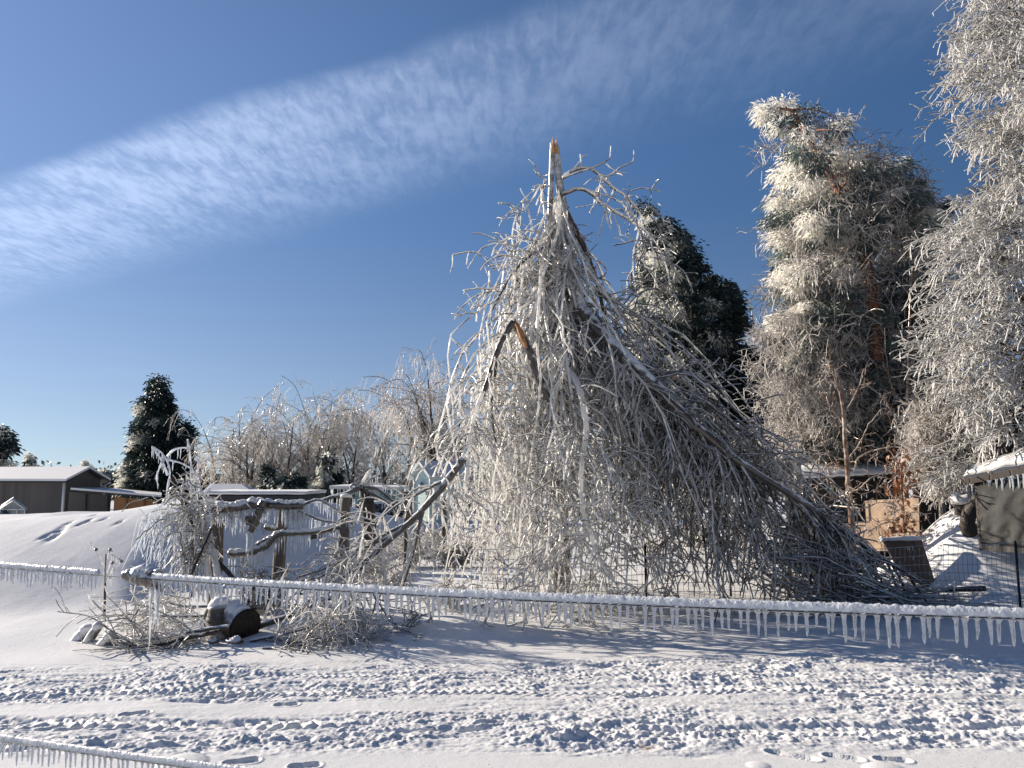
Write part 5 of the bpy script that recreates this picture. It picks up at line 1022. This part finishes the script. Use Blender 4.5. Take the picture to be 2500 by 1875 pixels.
for i, (px, Y, lab) in enumerate(((1120, 14, 'blue-shaded snow-laden shrub behind the left edge of the broken birch'), (1075, 16, 'snow-laden shrub right below the mint shed side wall'))): bush('snowy_shrub', lab, px, Y, .8, .6, 40, 50+i, TWIG, .012)

# ------------------------------------------------------------------ brush pile and logs
def fallen(name, label, main, Y, r0, seed, n=10, L_=.5, mt=TWIG, sub=4, zmax=.4, mt2=None, spread=.55):
    rng = np.random.RandomState(seed); p = L3(main, Y); 
    for q in p: q[2] = max(q[2], G(q[0], q[1])+r0*.6)
    c = p[0].copy(); root = thing(name, label, 'branch', c, 'broken branches strewn below the rail fence'); P, R = smooth(p, taper(p, r0, r0*.35), 18)
    obj('stem', MB().tube(P, R*(1+.06*rng.normal(size=18)), 8), mt2 or LIMB, root)
    S, q = grow(P[None], R[None], n, L_, rng, 9, spread, .12, .12, 1, .6, .10, (0, 0, .02), .4, -1); S[:, :, 2] = np.maximum(S[:, :, 2], H(S[:, :, 0], S[:, :, 1])+.015)
    U, uq = grow(S, q, sub, L_*.4, rng, 6, .6, .2, .1, 1, .7, .14, (0, 0, .02), .5, -1); U[:, :, 2] = np.maximum(U[:, :, 2], H(U[:, :, 0], U[:, :, 1])+.012)
    obj('twigs', MB().tubes(S, np.clip(q, .006, .012), 5).tubes(U, np.clip(uq, .0045, .008), 4), mt, root, kind='stuff')
for i, (m, Y, r0, n, L_, mt, lab, mt2) in enumerate((
        ([(540, 1540), (470, 1555), (400, 1572), (350, 1588), (300, 1592)], 7.6, .022, 14, .55, TWIGD, 'dark fan-shaped fallen branch reaching furthest left over the snow', BARKD),
        ([(560, 1530), (480, 1540), (400, 1556), (330, 1570)], 7.8, .026, 16, .6, TWIG, 'ice-white branch lying just above the fan-shaped one', None),
        ([(530, 1500), (460, 1505), (380, 1503), (310, 1500), (235, 1512)], 8.2, .015, 10, .3, TWIG, 'long thin arched branch pointing left toward the small log ends', None),
        ([(520, 1480), (450, 1480), (400, 1470), (350, 1480)], 8.5, .015, 18, .45, TWIG, 'tangled iced branch behind the long icicles of the wire knot', None),
        ([(600, 1540), (700, 1505), (780, 1470), (860, 1440)], 8.2, .04, 14, .6, TWIG, 'thick pale branch rising right from the log drum to the slanting limb', None),
        ([(610, 1565), (680, 1550), (760, 1530), (830, 1500)], 7.8, .02, 20, .5, TWIG, 'bushy iced branch on the snow just right of the log drum', None),
        ([(700, 1590), (760, 1560), (820, 1530), (880, 1500)], 7.7, .016, 20, .45, TWIG, 'iced branch at the lower right end of the brush pile', None),
        ([(840, 1420), (850, 1480), (870, 1530), (880, 1560)], 8., .016, 14, .4, TWIG, 'drooping iced branch hanging down to the snow, right end of the pile', None),
        ([(640, 1590), (690, 1580), (740, 1572)], 7.5, .014, 12, .3, TWIGD, 'small dark iced branch nearest the track, under the log drum', None),
        ([(900, 1430), (930, 1480), (960, 1520), (1010, 1530)], 8.3, .013, 10, .4, TWIGD, 'sparse dark branch left of the broken birch on bare snow', None),
        ([(470, 1440), (460, 1460), (400, 1450), (360, 1440)], 9., .014, 14, .4, TWIG, 'iced branch tangle at the foot of the leaning birch poles', None))):
    fallen('fallen_branch', lab, m, Y, r0, 200+i, int(n*1.2), L_, mt, 5, mt2=mt2)
def logs():
    Y = 8.0; LG = icy('log_bark', (.06, .045, .035), (.86, .87, .9), .1, .8, 6, .0, .8, .5); END = plain('log_end', (.028, .02, .014), .7, .5, 25, .6)
    c = at(570, Y); root = thing('cut_log', 'big dark sawn log lying tilted under thick snow, cut end facing right', 'log', c)
    a, b = W(532, 1500, Y+.22), W(600, 1530, Y-.02); d = nrm(b-a); R_ = .175
    obj('bark', MB().tube([a, (a+b)/2, b], [R_, R_*1.03, R_], 18, 0, 12, cap=False, rough=.03), LG, root)
    obj('cut_end', MB().tube([b-d*.02, b+d*.006], [R_*.99, R_*.97], 18, n=3), END, root); obj('cut_end', MB().tube([a-d*.006, a+d*.02], [R_*.97, R_*.99], 18, n=3), END, root)
    P, R = smooth(np.array([a+(-.02, 0, .08), (a+b)/2+(-.02, 0, .10), b-d*.02+(-.03, 0, .09)]), [.12, .145, .115], 14); obj('snow_cap', MB().tube(P, R, 12, 0, 14, rough=.07), SNOWP, root)
    c2 = at(528, Y); r2 = thing('log_stump', 'upright split stump with a sloping cap of snow, left of the tilted log', 'stump', c2)
    t = W(533, 1478, Y); bb = np.array((t[0]+.0, Y, c2[2]-.1)); obj('wood', MB().tube([bb, (bb+t)/2, t], [.13, .125, .10], 9, 0, 12, rough=.06), LG, r2); obj('snow_cap', MB().tube([t+(-.07, 0, -.03), t+(0, 0, .02), t+(.10, 0, .05)], [.05, .07, .04], 12), SNOWP, r2)
    for i, (px, yt, r, lab) in enumerate(((212, 1532, .06, 'leftmost snow-capped log end of the three small ones on the drift'), (238, 1526, .045, 'tall middle snow-capped log end of the three small ones'), (268, 1550, .055, 'low right snow-capped log end of the three small ones'))):
        Yl = 7.9-.1*i; t = W(px, yt+6, Yl); c3 = at(px, Yl); t[2] = max(t[2], c3[2]+.05); g = thing('small_log', lab, 'log', c3, 'small log ends in the drift')
        obj('wood', MB().tube([c3-(0, 0, .1), t], [r*1.1, r], 10, 0, 8, rough=.06, seed=i), icy('log_side%d' % i, (.12, .09, .06), (.8, .8, .8), -.5, .6, 12, 0, 1.3, .5), g); obj('snow_cap', MB().tube([t-(0, 0, .01), t+(0, 0, .03), t+(0, 0, .055)], [r*1.12, r*1.1, r*.5], 12), SNOWP, g)
    c4 = at(598, 7.7); g = obj('rock', MB().tube([c4-(.0, 0, .05), c4+(0, 0, .03), c4+(0, 0, .07)], [.09, .08, .04], 9, rough=.15), LG, None, c4, 'small snow-dusted rock just beneath the tilted log', 'rock')
    c5 = at(548, 7.75); g = obj('rock', MB().tube([c5-(.0, 0, .05), c5+(0, 0, .02), c5+(0, 0, .05)], [.06, .05, .03], 9, rough=.15), LG, None, c5, 'smallest rock, left of the other one beneath the stump', 'rock')
logs()

# ------------------------------------------------------------------ the iced wires in the foreground
CRUST = mat('frost_crust', lambda T: (lambda co: T.n('ShaderNodeMixShader', {0: .22, 1: T.n('ShaderNodeBsdfPrincipled', {'Base Color': T.mix(T.ramp(T.noise(co, 60, 4), .35, .65), (.62, .66, .72), (.88, .9, .93)), 'Roughness': .35, 'Normal': T.n('ShaderNodeBump', {'Strength': .6, 'Distance': .006, 'Height': T.noise(co, 130, 3)}).outputs[0]}).outputs[0], 2: T.n('ShaderNodeBsdfTranslucent', {0: (.85, .9, .95, 1)}).outputs[0]}).outputs[0])(crd(T)))
def iced_wire(name, label, a, b, seed, th=.017, ln=.075, pitch=.032, gap=None):
    rng = np.random.RandomState(seed); ext = (b-a)*.25; A, B_ = a-ext, b+ext*1.6; root = thing(name, label, 'wire', (A+B_)/2); Ld = np.linalg.norm(B_-A)
    n = int(Ld/.006); t = np.linspace(0, 1, n)[:, None]; P = A*(1-t)+B_*t; P[:, 2] -= .05*np.sin(np.pi*t[:, 0])-.05*math.sin(math.pi*.4)
    keep = np.ones(n, bool)
    if gap: ppx = 1250+P[:, 0]/P[:, 1]*F*ct; keep = (ppx < gap[0]) | (ppx > gap[1])
    nw = nrm(B_-A); nw = np.array((-nw[1], nw[0], 0)); nw = nw if nw[1] < 0 else -nw
    obj('wire', MB().tubes(P[::6]+nw*(th*.5+.0002)-np.array((0, 0, th*.16)), np.full(len(P[::6]), .0016), 6), METD, root)
    segs = [np.where(keep)[0]] if not gap else [np.where(ppx < gap[0])[0], np.where(ppx > gap[1])[0]]
    for sg in segs:
        Q = P[sg]; m = len(Q); k = 14; an = np.arange(k)*2*np.pi/k; sN = np.linspace(0, Ld*len(sg)/n, m)
        hz_ = th*(1.0+.07*pn(sN*5, sN*0, seed)+.03*pn(sN*33, sN*0, seed+1)); w_ = th*.5*(1+.1*pn(sN*14, sN*0, seed+2))
        hz_[0] = w_[0] = hz_[-1] = w_[-1] = .003
        V = np.zeros((m, k, 3)); V[:, :, 0] = Q[:, None, 0]; d = nrm(Q[-1]-Q[0]); nn = np.array((-d[1], d[0], 0))
        cz = np.where(np.sin(an) > 0, np.sin(an)*1.15, np.sin(an)*.62)
        V = Q[:, None]+np.array((0, 0, 1))*(hz_[:, None]*(cz+.25))[:, :, None]+nn*(w_[:, None]*np.cos(an))[:, :, None]
        V += rng.normal(0, .0006, V.shape); V[:, np.sin(an) > .5, 2] += rng.normal(0, .0013, (m, (np.sin(an) > .5).sum()))
        i, j = np.meshgrid(np.arange(k), np.arange(m-1)); f = np.stack([j*k+i, j*k+(i+1) % k, (j+1)*k+(i+1) % k, (j+1)*k+i], -1).reshape(-1, 4)
        obj('frost_crust', MB().add(V, f), CRUST, root)
    # icicles with arched ice between them
    tt = np.arange(0.01, .99, pitch/Ld)+rng.normal(0, pitch/Ld*.14, len(np.arange(.01, .99, pitch/Ld))); i0 = np.clip((tt*(n-1)).astype(int), 0, n-1); i0 = i0[keep[i0]]; Bp = P[i0]-(0, 0, .004)
    Li = ln*np.clip(rng.normal(.9, .13, len(Bp)), .4, 1.2); prof = np.array([2.3, 1.6, 1.1, .92, .9, .8, .66, .5, .16]); zt = np.array([-.06, .04, .14, .28, .45, .62, .8, .93, 1.])
    M = len(Bp); Q = Bp[:, None]+np.stack([np.zeros((M, 9)), np.zeros((M, 9)), -zt[None]*Li[:, None]], -1); Q[:, 2:, :2] += np.cumsum(rng.normal(0, .0005, (M, 7, 2)), 1); q = .0050*prof[None]*(1+rng.normal(0, .10, (M, 9)))*(Li/ln)[:, None]**.4; q[:, 0] *= .9
    dist = Bp[:, 1]; ppx = 1250+Bp[:, 0]/Bp[:, 1]*F*ct; vis = (ppx > -40) & (ppx < 2560); o = np.where(vis)[0]; o = o[np.argsort(dist[o])]
    for i in o[:100]: obj('icicle', MB().tubes(Q[i], q[i], 8), ICE, root)
    rest = np.concatenate([o[100:], np.where(~vis)[0]]).astype(int)
    if len(rest): obj('icicle', MB().tubes(Q[rest], q[rest], 7), ICE, root, kind='stuff')
    return root
wa, wb = W(0, 1398, 3.3), W(2500, 1522, 1.75)
iced_wire('iced_wire', 'upper fence wire crossing the whole view, coated in frost and fringed with icicles', wa, wb, 5, .0145, .064, .0225, (272, 395))
za = W(0, 1822, 3.3); zb_ = za+(wb-wa)*.36; t_ = .352; zq = W(560, 1885, 2.75); sl_ = (zq-za)/t_
iced_wire('iced_wire', 'lower fence wire, only in the bottom left corner, also frosted and fringed with icicles', za, za+sl_*1.0, 6, .016, .072, .032)
def knot():
    rng = np.random.RandomState(99); f = lambda t: wa+(wb-wa)*t
    tt_ = np.linspace(0, .4, 800); px = 1250+(wa[0]+(wb[0]-wa[0])*tt_)/(wa[1]+(wb[1]-wa[1])*tt_)*F*ct; Yk = wa[1]+(wb[1]-wa[1])*tt_[np.argmin(abs(px-350))]
    c = W(350, 1408, Yk); root = thing('iced_knot', 'lumpy ice-crusted rope knot on the upper wire, with long icicles below', 'knot', c)
    p = L3([(302, 1402), (320, 1405), (345, 1408), (372, 1412), (392, 1416)], Yk); K = icy('knot_rope', (.10, .09, .08), (.74, .76, .78), -.2, .75, 45, .05, 1.3)
    obj('rope_bulk', MB().tube(p, [.018, .024, .032, .034, .024], 16, 0, 30, rough=.10, seed=4), K, root)
    for i in range(9):
        a = W(365+rng.uniform(-14, 26), 1412+rng.uniform(-16, 20), Yk-.028); obj('loop', MB().tube([a+(-.010, .01, -.006), a+(0, -.004, .004), a+(.010, .01, -.003)], [.007, .012, .007], 9, 0, 8, rough=.08, seed=i), K, root)
    obj('rope_end', MB().tube(L3([(378, 1424), (388, 1436), (398, 1440)], Yk-.02), [.014, .012, .008], 8, rough=.15), BARKD, root)
    obj('snow_cap', MB().tube(L3([(314, 1396), (345, 1391), (372, 1392), (392, 1402)], Yk), [.008, .020, .022, .008], 14, 0, 24, rough=.07), SNOWP, root)
    for x, l in ((374, .22), (380, .14), (386, .15), (391, .13), (370, .11)):
        b = W(x, 1432, Yk+rng.uniform(-.01, .01)); Q, q = icicle_set(b[None], np.array([l*1.05]), np.array([.0052]), rng); obj('icicle', MB().tubes(Q, q, 8), ICE, root)
knot()
